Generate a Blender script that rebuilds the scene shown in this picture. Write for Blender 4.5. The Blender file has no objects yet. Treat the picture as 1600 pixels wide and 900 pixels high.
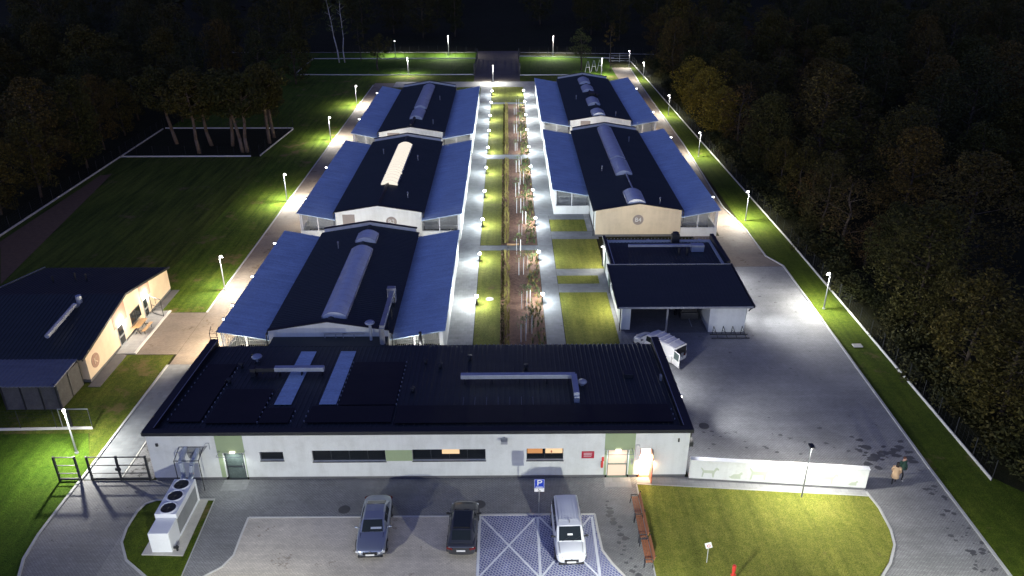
import bpy, math, random
from mathutils import Vector, Matrix
R = math.radians
rng = random.Random(7)
scene = bpy.context.scene
COL = scene.collection

# ------------------------------------------------------------------ camera, world, exposure
F_PX, CAM_H = 1225.0, 35.0
_p, _y, _r = R(26.1), R(0.33), R(0.15)
FWD = Vector((math.sin(_y)*math.cos(_p), math.cos(_y)*math.cos(_p), -math.sin(_p)))
_rt = Vector((math.cos(_y), -math.sin(_y), 0)); _up = _rt.cross(FWD)
RT = _rt*math.cos(_r) - _up*math.sin(_r); UP = _up*math.cos(_r) + _rt*math.sin(_r)
cam = bpy.data.objects.new("camera", bpy.data.cameras.new("camera"))
COL.objects.link(cam)
cam.matrix_world = Matrix(((RT.x, UP.x, -FWD.x, 0), (RT.y, UP.y, -FWD.y, 0), (RT.z, UP.z, -FWD.z, CAM_H), (0, 0, 0, 1)))
cam.data.sensor_width = 36.0
cam.data.lens = 36.0*F_PX/1600.0
cam.data.clip_end = 3000; cam.data.clip_start = 0.5
scene.camera = cam

world = bpy.data.worlds.new("World"); scene.world = world
world.use_nodes = True
wn = world.node_tree; bg = wn.nodes["Background"]
sky = wn.nodes.new("ShaderNodeTexSky"); sky.sky_type = 'NISHITA'; sky.sun_disc = False
sky.sun_elevation = R(-4.0); sky.sun_rotation = R(200); sky.air_density = 1.0; sky.ozone_density = 3.0
tint = wn.nodes.new("ShaderNodeMix"); tint.data_type = 'RGBA'; tint.blend_type = 'MULTIPLY'; tint.inputs[0].default_value = 1.0
wn.links.new(sky.outputs[0], tint.inputs[6]); tint.inputs[7].default_value = (1.55, 1.28, 1.0, 1)
wn.links.new(tint.outputs[2], bg.inputs[0])
bg.inputs[1].default_value = 2.6

scene.view_settings.view_transform = 'Standard'
scene.view_settings.look = 'None'
scene.view_settings.exposure = 2.2
scene.view_settings.gamma = 1.0
scene.view_settings.use_curve_mapping = False
scene.render.engine = 'CYCLES'
scene.cycles.use_denoising = True
scene.cycles.max_bounces = 4; scene.cycles.diffuse_bounces = 2; scene.cycles.glossy_bounces = 2
scene.cycles.transmission_bounces = 3; scene.cycles.transparent_max_bounces = 6
scene.cycles.caustics_reflective = False; scene.cycles.caustics_refractive = False
scene.cycles.sample_clamp_indirect = 4.0

def G(u, v, z=0.0):
    """survey helper: the place on the level z that the 1600x900 photograph shows at (u, v)"""
    d = FWD + RT*((u-800)/F_PX) - UP*((v-450)/F_PX)
    t = (z-CAM_H)/d.z
    return (d.x*t, d.y*t)

# ------------------------------------------------------------------ materials
MATS = {}
def newmat(name):
    m = bpy.data.materials.new(name); m.use_nodes = True
    return m, m.node_tree, m.node_tree.nodes["Principled BSDF"]
def nd(nt, t, **kw):
    n = nt.nodes.new(t)
    for k, v in kw.items():
        if isinstance(k, str) and k.startswith("i_"): n.inputs[k[2:]].default_value = v
        else: setattr(n, k, v)
    return n
def c4(c): return (c[0], c[1], c[2], 1)
def noise(nt, scale, detail=4, rough=.6, vec=None):
    n = nd(nt, "ShaderNodeTexNoise"); n.inputs["Scale"].default_value = scale
    n.inputs["Detail"].default_value = detail; n.inputs["Roughness"].default_value = rough
    if vec is not None: nt.links.new(vec, n.inputs["Vector"])
    return n.outputs["Fac"]
def ramp(nt, fac, stops):
    n = nd(nt, "ShaderNodeValToRGB"); cr = n.color_ramp
    while len(cr.elements) < len(stops): cr.elements.new(.5)
    for e, (p, c) in zip(cr.elements, stops): e.position = p; e.color = c4(c)
    nt.links.new(fac, n.inputs[0]); return n.outputs[0]
def mix(nt, f, a, b, mode='MIX'):
    n = nd(nt, "ShaderNodeMix", data_type='RGBA', blend_type=mode)
    for s, i in ((f, 0), (a, 6), (b, 7)):
        if isinstance(s, (int, float)): n.inputs[i].default_value = s
        elif isinstance(s, tuple): n.inputs[i].default_value = c4(s)
        else: nt.links.new(s, n.inputs[i])
    return n.outputs[2]
def coords(nt, scale=(1, 1, 1), rot=0.0):
    t = nd(nt, "ShaderNodeTexCoord"); m = nd(nt, "ShaderNodeMapping")
    m.inputs["Scale"].default_value = scale; m.inputs["Rotation"].default_value = (0, 0, rot)
    nt.links.new(t.outputs["Object"], m.inputs["Vector"]); return m.outputs[0]
def bump(nt, b, h, strength=.3, dist=.02):
    n = nd(nt, "ShaderNodeBump"); n.inputs["Strength"].default_value = strength; n.inputs["Distance"].default_value = dist
    nt.links.new(h, n.inputs["Height"]); nt.links.new(n.outputs[0], b.inputs["Normal"])

def M(name, col, rough=.6, metal=0.0, var=.18, scale=1.2, fine=14.0, bmp=.0, spec=.5):
    """a surface with large and small tone variation"""
    if name in MATS: return MATS[name]
    m, nt, b = newmat(name)
    v = coords(nt)
    n1 = noise(nt, scale, 5, .62, v); n2 = noise(nt, fine, 3, .5, v)
    d = tuple(x*(1-var) for x in col); l = tuple(min(1, x*(1+var)) for x in col)
    c = ramp(nt, n1, [(.3, d), (.7, l)])
    c = mix(nt, .35, c, ramp(nt, n2, [(.35, d), (.65, l)]))
    nt.links.new(c, b.inputs["Base Color"])
    b.inputs["Roughness"].default_value = rough; b.inputs["Metallic"].default_value = metal
    b.inputs["Specular IOR Level"].default_value = spec
    if name.startswith("render"):
        st = noise(nt, 1.0, 5, .7, coords(nt, (1.6, 1.6, .12))); sp = noise(nt, .5, 6, .75, v)
        c = mix(nt, .28, c, ramp(nt, st, [(.36, (.80, .79, .76)), (.56, (1, 1, 1))]), 'MULTIPLY')
        c = mix(nt, .5, c, ramp(nt, sp, [(.36, (.84, .84, .81)), (.52, (1, 1, 1))]), 'MULTIPLY')
        nt.links.new(c, b.inputs["Base Color"])
    if bmp: bump(nt, b, n2, bmp, .02)
    MATS[name] = m; return m
def EM(name, col, strength):
    if name in MATS: return MATS[name]
    m, nt, b = newmat(name)
    b.inputs["Base Color"].default_value = c4(tuple(.22*x for x in col))
    b.inputs["Emission Color"].default_value = c4(col); b.inputs["Emission Strength"].default_value = strength
    MATS[name] = m; return m

def grass_mat(name, a, b_, c_, stripe=0.0, ang=0.0, coarse=.25, dead=(.16, .12, .05), deadamt=.0):
    m, nt, b = newmat(name)
    v = coords(nt)
    big = noise(nt, coarse, 5, .6, v); mid = noise(nt, 2.2, 4, .7, v); fin = noise(nt, 16, 3, .8, v)
    col = ramp(nt, big, [(.3, a), (.52, b_), (.72, c_)])
    col = mix(nt, .55, col, ramp(nt, mid, [(.3, a), (.7, c_)]))
    dk = ramp(nt, fin, [(.32, (.35, .38, .35)), (.62, (1.25, 1.22, 1.15))])
    col = mix(nt, 1.0, col, dk, 'MULTIPLY')
    if stripe:
        v2 = coords(nt, (1.3, .09, 1), ang); st = noise(nt, 1.2, 4, .6, v2)
        col = mix(nt, stripe, col, ramp(nt, st, [(.3, (.3, .36, .3)), (.7, (1.6, 1.5, 1.3))]), 'MULTIPLY')
    if deadamt:
        dn = noise(nt, .22, 6, .75, v); f = ramp(nt, dn, [(.62-deadamt*.3, (0, 0, 0)), (.72-deadamt*.3, (1, 1, 1))])
        col = mix(nt, f, col, dead)
    nt.links.new(col, b.inputs["Base Color"]); b.inputs["Roughness"].default_value = .95
    b.inputs["Specular IOR Level"].default_value = .15
    bump(nt, b, fin, .45 if name == 'grass_mown' else .8, .10)
    MATS[name] = m; return m

def paving_mat(name, c1, c2, mortar, bw=.2, bh=.1, stain=(.3, .3, .3), stain_lo=.58, stain_sc=.5, rot=0.0, msize=.012, rough=.75, bandamt=.25):
    m, nt, b = newmat(name)
    v = coords(nt, (1, 1, 1), rot)
    br = nd(nt, "ShaderNodeTexBrick"); nt.links.new(v, br.inputs["Vector"])
    br.inputs["Scale"].default_value = 1.0; br.inputs["Brick Width"].default_value = bw; br.inputs["Row Height"].default_value = bh
    br.inputs["Mortar Size"].default_value = msize; br.inputs["Color1"].default_value = c4(c1); br.inputs["Color2"].default_value = c4(c2)
    br.inputs["Mortar"].default_value = c4(mortar)
    big = noise(nt, .18, 6, .65, v); mid = noise(nt, 1.1, 5, .7, v)
    col = mix(nt, .75, br.outputs[0], ramp(nt, big, [(.3, (.72, .72, .72)), (.7, (1.25, 1.25, 1.25))]), 'MULTIPLY')
    col = mix(nt, .6, col, ramp(nt, mid, [(.3, (.78, .78, .78)), (.7, (1.18, 1.18, 1.18))]), 'MULTIPLY')
    v3 = coords(nt, (.05, 1.2, 1)); bands = noise(nt, .6, 4, .7, v3)
    col = mix(nt, bandamt, col, ramp(nt, bands, [(.35, (.6, .6, .6)), (.65, (1.3, 1.3, 1.3))]), 'MULTIPLY')
    sn = noise(nt, stain_sc, 7, .78, v)
    f = ramp(nt, sn, [(stain_lo, (0, 0, 0)), (stain_lo+.035, (1, 1, 1))])
    col = mix(nt, f, col, mix(nt, 1.0, col, stain, 'MULTIPLY'))
    nt.links.new(col, b.inputs["Base Color"])
    rr = ramp(nt, mid, [(.3, (rough-.12,)*3), (.7, (min(1, rough+.12),)*3)])
    nt.links.new(rr, b.inputs["Roughness"])
    bump(nt, b, br.outputs["Fac"], -.25, .01)
    MATS[name] = m; return m

grass_mat("ground_soil", (.018, .022, .008), (.03, .034, .012), (.045, .04, .018))
grass_mat("grass_mown", (.13, .155, .026), (.195, .22, .038), (.29, .285, .070), .35, 0, .25, deadamt=.04)
grass_mat("grass_bright", (.042, .075, .006), (.075, .125, .009), (.13, .165, .02), .35, R(20), .25, deadamt=.05)
grass_mat("grass_lush", (.030, .075, .005), (.055, .125, .008), (.10, .165, .016), .35, 0, .2)
grass_mat("grass_verge", (.05, .085, .009), (.085, .13, .013), (.15, .16, .03), .3, R(10), .3, deadamt=.25)
grass_mat("grass_field", (.055, .085, .012), (.09, .125, .016), (.14, .165, .028), .8, R(-52), .08, deadamt=.12)
grass_mat("grass_slope", (.045, .10, .009), (.085, .15, .012), (.16, .19, .03), .6, R(-60), .25, dead=(.20, .14, .06), deadamt=.2)
paving_mat("pave_grey", (.25, .25, .245), (.31, .31, .30), (.10, .10, .10), stain=(.45, .45, .47), stain_lo=.66, stain_sc=.9)
paving_mat("pave_yard", (.26, .26, .26), (.315, .315, .315), (.11, .11, .11), stain=(.35, .35, .36), stain_lo=.63, stain_sc=.45, bandamt=.22)
paving_mat("pave_road", (.20, .20, .20), (.25, .25, .25), (.08, .08, .08), stain=(.4, .4, .4), stain_lo=.62, stain_sc=.8)
paving_mat("pave_light", (.56, .51, .43), (.66, .60, .51), (.36, .33, .28), stain=(.65, .62, .6), stain_lo=.60, stain_sc=.5)
paving_mat("pave_path", (.165, .18, .19), (.205, .22, .23), (.2, .2, .2), .4, .4, stain=(.6, .6, .6), stain_lo=.64)
paving_mat("pave_warm", (.19, .155, .12), (.245, .20, .16), (.17, .14, .11), stain=(.6, .55, .5), stain_lo=.58, stain_sc=.4)
paving_mat("pave_track", (.10, .085, .07), (.13, .11, .09), (.07, .06, .05), stain=(.6, .6, .6))
paving_mat("pave_slab", (.28, .28, .27), (.34, .34, .33), (.25, .25, .25), .5, .5, stain=(.7, .7, .7), stain_lo=.64)
paving_mat("pave_debris", (.22, .22, .21), (.28, .28, .27), (.2, .2, .2), stain=(.28, .26, .24), stain_lo=.53, stain_sc=1.6)

def blue_pave():
    m, nt, b = newmat("pave_blue"); v = coords(nt, (1, 1, 1), R(45))
    br = nd(nt, "ShaderNodeTexBrick"); nt.links.new(v, br.inputs["Vector"])
    br.inputs["Scale"].default_value = 1; br.inputs["Brick Width"].default_value = .2; br.inputs["Row Height"].default_value = .16
    br.inputs["Mortar Size"].default_value = .024; br.inputs["Color1"].default_value = (.10, .115, .27, 1); br.inputs["Color2"].default_value = (.14, .155, .33, 1)
    br.inputs["Mortar"].default_value = (.50, .52, .60, 1)
    mid = noise(nt, .9, 5, .7, v)
    col = mix(nt, .8, br.outputs[0], ramp(nt, mid, [(.3, (.7, .7, .72)), (.7, (1.2, 1.2, 1.2))]), 'MULTIPLY')
    nt.links.new(col, b.inputs["Base Color"]); b.inputs["Roughness"].default_value = .8
    MATS["pave_blue"] = m
blue_pave()

def roof_mat(name, col, rough, metal, sc=.35, var=.2):
    m, nt, b = newmat(name); v = coords(nt)
    n1 = noise(nt, sc, 6, .7, v); n2 = noise(nt, 6, 4, .6, v)
    c = ramp(nt, n1, [(.25, tuple(x*(1-var) for x in col)), (.75, tuple(x*(1+var) for x in col))])
    c = mix(nt, .5, c, ramp(nt, n2, [(.3, tuple(x*(1-var) for x in col)), (.7, tuple(x*(1+var) for x in col))]))
    st = noise(nt, 1.0, 5, .7, coords(nt, (.25, 2.2, 1)))
    c = mix(nt, .5, c, ramp(nt, st, [(.38, (.72, .74, .76)), (.62, (1.15, 1.13, 1.1))]), 'MULTIPLY')
    nt.links.new(c, b.inputs["Base Color"]); b.inputs["Metallic"].default_value = metal
    nt.links.new(ramp(nt, n1, [(.3, (rough-.06,)*3), (.7, (rough+.08,)*3)]), b.inputs["Roughness"])
    MATS[name] = m
roof_mat("roof_dark", (.026, .036, .036), .5, 0)
roof_mat("roof_sky_tint", (.52, .67, .80), .6, 0, .35, .26)  # light grey sheet; part of the blue sky light is put into its colour
roof_mat("roof_lean", (.19, .20, .22), .55, 0)
M("mesh_dark", (.09, .088, .085), .8, var=.3, scale=2)
roof_mat("pv", (.006, .007, .009), .55, 0)
M("coping", (.018, .02, .024), .55)
M("render_white", (.74, .76, .72), .85, var=.07, scale=.5, bmp=.05)
M("render_beige", (.70, .60, .42), .85, var=.07, scale=.5)
M("render_peach", (.78, .62, .44), .85, var=.07, scale=.5)
M("panel_rose", (.42, .26, .19), .85, var=.1)
M("gable_taupe", (.30, .26, .23), .85, var=.12)
M("panel_green", (.34, .42, .24), .85, var=.07)
M("plinth", (.14, .14, .14), .9, var=.2)
M("frame_dark", (.03, .035, .04), .4)
M("frame_green", (.10, .15, .12), .4)
M("frame_red", (.42, .10, .05), .45)
M("glass", (.012, .015, .018), .08, var=.05)
M("metal_grey", (.42, .44, .46), .45, .6)
M("duct", (.45, .50, .58), .4, .4)
M("metal_dark", (.025, .027, .03), .5)
M("pole", (.26, .27, .28), .5, .2)
M("white_steel", (.6, .6, .6), .5)
M("kerb", (.42, .42, .40), .85, var=.15)
M("kerb_light", (.60, .59, .55), .85, var=.12)
M("concrete", (.50, .48, .43), .9, var=.15)
M("paint_white", (.72, .74, .78), .7, var=.15, fine=25)
M("skylight", (.74, .80, .84), .22, var=.15)
M("skylight_rib", (.55, .56, .58), .5)
M("mesh_wire", (.45, .46, .46), .5, .2)
M("mulch", (.165, .088, .055), .95, var=.65, scale=3, bmp=.6)
M("soil", (.16, .09, .04), .95, var=.35, scale=2, bmp=.4)
M("wood", (.33, .13, .06), .55, var=.3, scale=8)
M("wood_pale", (.50, .30, .13), .6, var=.25, scale=8)
M("bark_pen", (.20, .14, .09), .95, var=.4, scale=4)
M("bark", (.085, .065, .045), .95, var=.4, scale=4, bmp=.5)
M("bark_birch", (.55, .52, .46), .9, var=.3, scale=6)
M("unit_white", (.80, .82, .83), .45, var=.05)
M("grille_grey", (.28, .29, .29), .6, var=.2, fine=40)
M("rubber", (.015, .015, .016), .8)
M("rim", (.35, .36, .37), .35, .7)
M("red_paint", (.65, .05, .04), .4, var=.08)
M("red_plaque", (.45, .02, .045), .5, var=.08)
M("sign_blue", (.010, .045, .42), .4, var=.05)
M("white_plate", (.80, .80, .78), .5, var=.04)
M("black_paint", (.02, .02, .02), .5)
M("green_sil", (.53, .58, .45), .85, var=.08)
EM("glow_white", (1, .97, .92), 5.0)
EM("glow_bollard", (1, .98, .95), 26.0)
EM("glow_warm", (1, .45, .16), .11)
EM("glow_room", (1, .68, .38), .20)
EM("glow_door", (1, .90, .74), .5)
EM("glow_skylight", (1, .90, .74), .225)

# ------------------------------------------------------------------ builders
def tag(o, label=None, cat=None, group=None, kind=None):
    if label: o["label"] = label
    if cat: o["category"] = cat
    if group: o["group"] = group
    if kind: o["kind"] = kind
    return o
def empty(name, loc=(0, 0, 0), rz=0.0, label=None, cat=None, group=None):
    o = bpy.data.objects.new(name, None); COL.objects.link(o)
    o.empty_display_size = .2
    o.location = loc; o.rotation_euler = (0, 0, rz)
    return tag(o, label, cat, group)
class MB:
    def __init__(s, off=(0, 0, 0)):
        s.v = []; s.f = []; s.m = []; s.o = Vector(off); s.T = None
    def pt(s, p):
        p = Vector(p)
        if s.T is not None: p = s.T @ p
        s.v.append(tuple(p - s.o)); return len(s.v)-1
    def face(s, pts, m=0):
        s.f.append([s.pt(p) for p in pts]); s.m.append(m)
    def box(s, x0, x1, y0, y1, z0, z1, m=0):
        i = [s.pt((x, y, z)) for z in (z0, z1) for y in (y0, y1) for x in (x0, x1)]
        for f in ((0, 2, 3, 1), (4, 5, 7, 6), (0, 1, 5, 4), (2, 6, 7, 3), (0, 4, 6, 2), (1, 3, 7, 5)):
            s.f.append([i[k] for k in f]); s.m.append(m)
        return s
    def prism(s, poly, z0, z1, m=0, axis='z'):
        """poly: list of 2-D points (counter-clockwise); extruded along axis"""
        def P(a, b, c): return {'z': (a, b, c), 'y': (a, c, b), 'x': (c, a, b)}[axis]
        lo = [s.pt(P(a, b, z0)) for a, b in poly]; hi = [s.pt(P(a, b, z1)) for a, b in poly]
        n = len(poly)
        s.f.append(lo[::-1]); s.m.append(m); s.f.append(hi); s.m.append(m)
        for k in range(n):
            s.f.append([lo[k], lo[(k+1) % n], hi[(k+1) % n], hi[k]]); s.m.append(m)
        return s
    def sheet(s, poly, z, m=0):
        s.face([(a, b, z) for a, b in poly], m); return s
    def tube(s, p0, p1, r0, r1=None, n=8, m=0, caps=True):
        r1 = r0 if r1 is None else r1
        p0 = Vector(p0); p1 = Vector(p1); d = (p1-p0)
        if d.length < 1e-6: return s
        d.normalize(); a = d.orthogonal().normalized(); b = d.cross(a)
        A = [s.pt(p0 + (a*math.cos(t)+b*math.sin(t))*r0) for t in [2*math.pi*k/n for k in range(n)]]
        B = [s.pt(p1 + (a*math.cos(t)+b*math.sin(t))*r1) for t in [2*math.pi*k/n for k in range(n)]]
        for k in range(n):
            s.f.append([A[k], A[(k+1) % n], B[(k+1) % n], B[k]]); s.m.append(m)
        if caps:
            s.f.append(A[::-1]); s.m.append(m); s.f.append(B); s.m.append(m)
        return s
    def path(s, pts, r, n=6, m=0):
        for a, b in zip(pts[:-1], pts[1:]): s.tube(a, b, r, r, n, m)
        return s
    def ball(s, c, rx, ry=None, rz=None, n=10, k=6, m=0):
        ry = rx if ry is None else ry; rz = rx if rz is None else rz
        rows = []
        for i in range(1, k):
            t = math.pi*i/k
            rows.append([s.pt((c[0]+rx*math.sin(t)*math.cos(2*math.pi*j/n), c[1]+ry*math.sin(t)*math.sin(2*math.pi*j/n), c[2]+rz*math.cos(t))) for j in range(n)])
        top = s.pt((c[0], c[1], c[2]+rz)); bot = s.pt((c[0], c[1], c[2]-rz))
        for j in range(n):
            s.f.append([top, rows[0][j], rows[0][(j+1) % n]]); s.m.append(m)
            s.f.append([bot, rows[-1][(j+1) % n], rows[-1][j]]); s.m.append(m)
        for a, b in zip(rows[:-1], rows[1:]):
            for j in range(n): s.f.append([a[j], b[j], b[(j+1) % n], a[(j+1) % n]]); s.m.append(m)
        return s
    def loft(s, rings, m=0, closed=True, caps=True):
        I = [[s.pt(p) for p in r] for r in rings]
        n = len(rings[0]); kmax = n if closed else n-1
        for a, b in zip(I[:-1], I[1:]):
            for k in range(kmax): s.f.append([a[k], a[(k+1) % n], b[(k+1) % n], b[k]]); s.m.append(m)
        if caps:
            s.f.append(I[0][::-1]); s.m.append(m); s.f.append(I[-1]); s.m.append(m)
        return s
    def build(s, name, mats, parent=None, smooth=False, bevel=0, subsurf=0, loc=None):
        me = bpy.data.meshes.new(name); me.from_pydata(s.v, [], s.f)
        if not isinstance(mats, (list, tuple)): mats = [mats]
        for k in mats: me.materials.append(MATS[k] if isinstance(k, str) else k)
        if len(mats) > 1: me.polygons.foreach_set("material_index", s.m)
        if smooth: me.polygons.foreach_set("use_smooth", [True]*len(s.f))
        me.update()
        o = bpy.data.objects.new(name, me); COL.objects.link(o)
        if parent is not None: o.parent = parent
        if loc is not None: o.location = loc
        if bevel:
            b = o.modifiers.new("bevel", 'BEVEL'); b.width = bevel; b.segments = 2; b.limit_method = 'ANGLE'
        if subsurf:
            b = o.modifiers.new("sub", 'SUBSURF'); b.levels = subsurf; b.render_levels = subsurf
        return o
def children(o): return list(o.children)
def copy_tree(o, parent=None):
    c = o.copy(); COL.objects.link(c); c.parent = parent
    for ch in children(o): copy_tree(ch, c)
    return c
def struct(name, poly, z, mat, thick=None):
    mb = MB()
    if thick: mb.prism(poly, z-thick, z)
    else: mb.sheet(poly, z)
    return tag(mb.build(name, mat), kind='structure')
def rect(x0, x1, y0, y1): return [(x0, y0), (x1, y0), (x1, y1), (x0, y1)]
def kerb_line(pts, w=.15, h=.12, mat="kerb", name="kerb"):
    mb = MB()
    for (ax, ay), (bx, by) in zip(pts[:-1], pts[1:]):
        d = Vector((bx-ax, by-ay, 0)); L = d.length
        if L < 1e-4: continue
        d /= L; n = Vector((-d.y, d.x, 0))*w/2; e = d*.02
        q = [(ax-n.x-e.x, ay-n.y-e.y), (bx-n.x+e.x, by-n.y+e.y), (bx+n.x+e.x, by+n.y+e.y), (ax+n.x-e.x, ay+n.y-e.y)]
        mb.prism(q, -.05, h + rng.uniform(-.002, .002))
    return tag(mb.build(name, mat), kind='structure')
def light(name, kind, loc, power, color=(1, .97, .92), parent=None, size=.1, rot=None, angle=150, blend=.6):
    l = bpy.data.lights.new(name, kind); l.energy = power; l.color = color
    if kind in ('POINT', 'SPOT'): l.shadow_soft_size = size
    if kind == 'SPOT': l.spot_size = R(angle); l.spot_blend = blend
    if kind == 'AREA': l.size = size
    o = bpy.data.objects.new(name, l); COL.objects.link(o); o.location = loc
    if rot: o.rotation_euler = rot
    if parent is not None: o.parent = parent
    return o
def aim(o, target):
    d = Vector(target) - o.location
    o.rotation_euler = d.to_track_quat('-Z', 'Y').to_euler()
def text_mesh(name, txt, size, mat, parent, loc, rot, extrude=.01, align='CENTER'):
    cu = bpy.data.curves.new(name, 'FONT'); cu.body = txt; cu.size = size; cu.extrude = extrude
    cu.align_x = align; cu.align_y = 'CENTER'
    t = bpy.data.objects.new(name+"_tmp", cu); COL.objects.link(t)
    bpy.context.view_layer.update()
    me = bpy.data.meshes.new_from_object(t.evaluated_get(bpy.context.evaluated_depsgraph_get()))
    bpy.data.objects.remove(t); me.materials.clear(); me.materials.append(MATS[mat])
    o = bpy.data.objects.new(name, me); COL.objects.link(o); o.parent = parent; o.location = loc; o.rotation_euler = rot
    return o

# ================================================================== SETTING
gm = MB(); gm.sheet(rect(-900, 900, -300, 1200), 0.0)
tag(gm.build("ground", "ground_soil"), kind='structure')
struct("lawn", rect(-59.6, -31.5, 20, 118), .012, "grass_field")
struct("grass_slope", rect(-36, -28.8, 66.5, 172), .018, "grass_slope")
struct("lawn", [(-60, 47.45), (-31.0, 47.45), (-28.95, 43.3), (-29.1, 38), (-28.9, 35), (-28.2, 33), (-28.2, 15), (-60, 15), (-60, 48)], .022, "grass_lush")
struct("lawn", [(-28.9, 57.0), (-28.95, 43.2), (-30.9, 47.4), (-60, 47.2), (-60, 54.0), (-33.3, 54.0), (-32.6, 58.6), (-28.95, 58.6)], .024, "grass_verge")
struct("lawn", rect(-48.5, -7.4, 181.8, 212), .012, "grass_lush")
struct("lawn", rect(3.0, 25.0, 181, 206), .013, "grass_lush")
struct("lawn", [(-38.2, 118), (-35.9, 118), (-35.9, 172), (-59, 172), (-59, 136), (-37.1, 135)], .016, "grass_slope")
struct("lawn", rect(-29.0, 31, 160, 181.5), .008, "grass_verge")
struct("lawn", rect(-59.6, -29, 160, 212), .006, "grass_slope")
struct("lawn", [(28.9, 15), (37, 15), (36, 38), (32.6, 42), (32.4, 82), (31.0, 172), (30.3, 190), (28.6, 190), (28.4, 94), (28.4, 80), (29.5, 76.4), (28.95, 43)], .012, "grass_bright")

# front pavement, drives, bays
front = [(-24.0, 42.1), (-24.0, 15), (28.9, 15), (28.95, 42.3), (23.8, 42.3), (23.8, 44), (12.2, 44), (12.2, 42.1)]
struct("front_pavement", front, .03, "pave_grey")
struct("drive", [(-28.9, 42.1), (-29.0, 40.6), (-29.1, 38), (-28.9, 35), (-28.2, 33), (-28.2, 15), (-24.0, 15), (-24.0, 42.1)], .030, "pave_road")
struct("parking_bay", [(-16.5, 38.35), (-16.5, 36.9), (-16.5, 35.2), (-16.9, 34.3), (-17.9, 33.4), (-18.6, 32), (-18.8, 15), (-1.95, 15), (-1.95, 38.35)], .035, "pave_light")
struct("disabled_bay", [(-1.95, 15), (6.9, 15), (6.6, 33.4), (6.0, 34.4), (5.56, 35.4), (5.46, 37.0), (5.42, 38.45), (-1.95, 38.45)], .036, "pave_blue")
# markings of the two disabled bays
mk = MB()
def stripe_poly(a, b, w):
    d = (Vector(b)-Vector(a)); d.normalize(); n = Vector((-d.y, d.x))*w/2
    return [(a[0]-n.x, a[1]-n.y), (b[0]-n.x, b[1]-n.y), (b[0]+n.x, b[1]+n.y), (a[0]+n.x, a[1]+n.y)]
for a, b, w, z in (((-1.85, 38.4), (-1.85, 20), .16, .041), ((1.80, 38.3), (1.80, 20), .16, .041), ((5.25, 38.3), (5.25, 20), .16, .041),
                ((-1.75, 38.3), (1.7, 33.4), .12, .045), ((1.7, 38.3), (-1.75, 33.4), .12, .049), ((1.9, 38.3), (5.15, 33.4), .12, .045), ((5.15, 38.3), (1.9, 33.4), .12, .049),
                ((-1.75, 33.3), (5.15, 33.3), .12, .053)):
    mk.sheet(stripe_poly(a, b, w), z)
tag(mk.build("bay_marking", "paint_white"), kind='structure')
kerb_line([(-16.5, 38.42), (-1.95, 38.42)], .12, .06, "kerb_light", "bay_kerb")
kerb_line([(-1.95, 38.52), (5.45, 38.52)], .16, .07, "kerb_light", "bay_kerb")
kerb_line([(-16.55, 38.42), (-16.55, 36.9), (-16.5, 35.2), (-16.9, 34.3), (-17.9, 33.4), (-18.6, 32), (-18.8, 20)], .12, .06, "kerb_light", "bay_kerb")
kerb_line([(5.45, 38.5), (5.5, 37.0), (5.6, 35.4), (6.05, 34.4), (6.65, 33.4), (7.2, 32), (7.3, 20)], .14, .07, "kerb_light", "bay_kerb")

isl = [(-19.2, 40.1), (-23.0, 40.05), (-23.55, 39.75), (-23.78, 39.0), (-23.8, 37.5), (-23.6, 36.3), (-22.7, 34.9), (-21.0, 33.6), (-19.0, 32.0), (-18.95, 33.6)]
struct("lawn", isl, .05, "grass_bright")
kerb_line([(-19.25, 40.1), (-23.0, 40.1), (-23.6, 39.75), (-23.85, 39.0), (-23.87, 37.5), (-23.65, 36.3), (-22.75, 34.85), (-21.0, 33.5), (-18.9, 31.9)], .14, .10)
kerb_line([(-19.25, 40.1), (-19.0, 33.6), (-18.9, 31.9)], .08, .06)
rl = [(8.6, 41.35), (8.5, 38), (8.5, 33.4), (8.5, 15), (19, 15), (20.3, 31.5), (21.5, 33.3), (22.4, 34.3), (23.3, 35.7), (23.6, 36.9), (23.75, 38.9), (23.6, 40.0)]
struct("lawn", rl, .05, "grass_mown")
kerb_line([(23.6, 40.4), (23.8, 38.9), (23.68, 36.9), (23.35, 35.65), (22.45, 34.2), (21.55, 33.2), (20.35, 31.4), (19, 15)], .14, .11)
kerb_line([(8.6, 41.38), (23.6, 40.05)], .08, .06)
kerb_line([(8.55, 41.3), (8.45, 33.4), (8.45, 15)], .08, .06)
struct("wall_footpath", [(8.62, 41.43), (23.6, 40.1), (23.6, 40.9), (12.0, 42.09), (8.62, 42.09)], .034, "pave_slab")
kerb_line([(29.0, 15), (28.95, 33.5), (28.95, 43), (29.55, 76.4), (28.45, 79.0), (28.4, 86.7), (27.6, 94.6), (28.1, 110), (28.5, 124), (28.6, 150), (28.75, 171), (29.2, 189)], .16, .12)
kerb_line([(-28.2, 15), (-28.2, 33), (-28.9, 35), (-29.1, 37), (-29.05, 40), (-28.95, 43), (-28.8, 56.8)], .16, .12)
kerb_line([(-28.75, 66.4), (-28.75, 171)], .16, .1)

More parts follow.
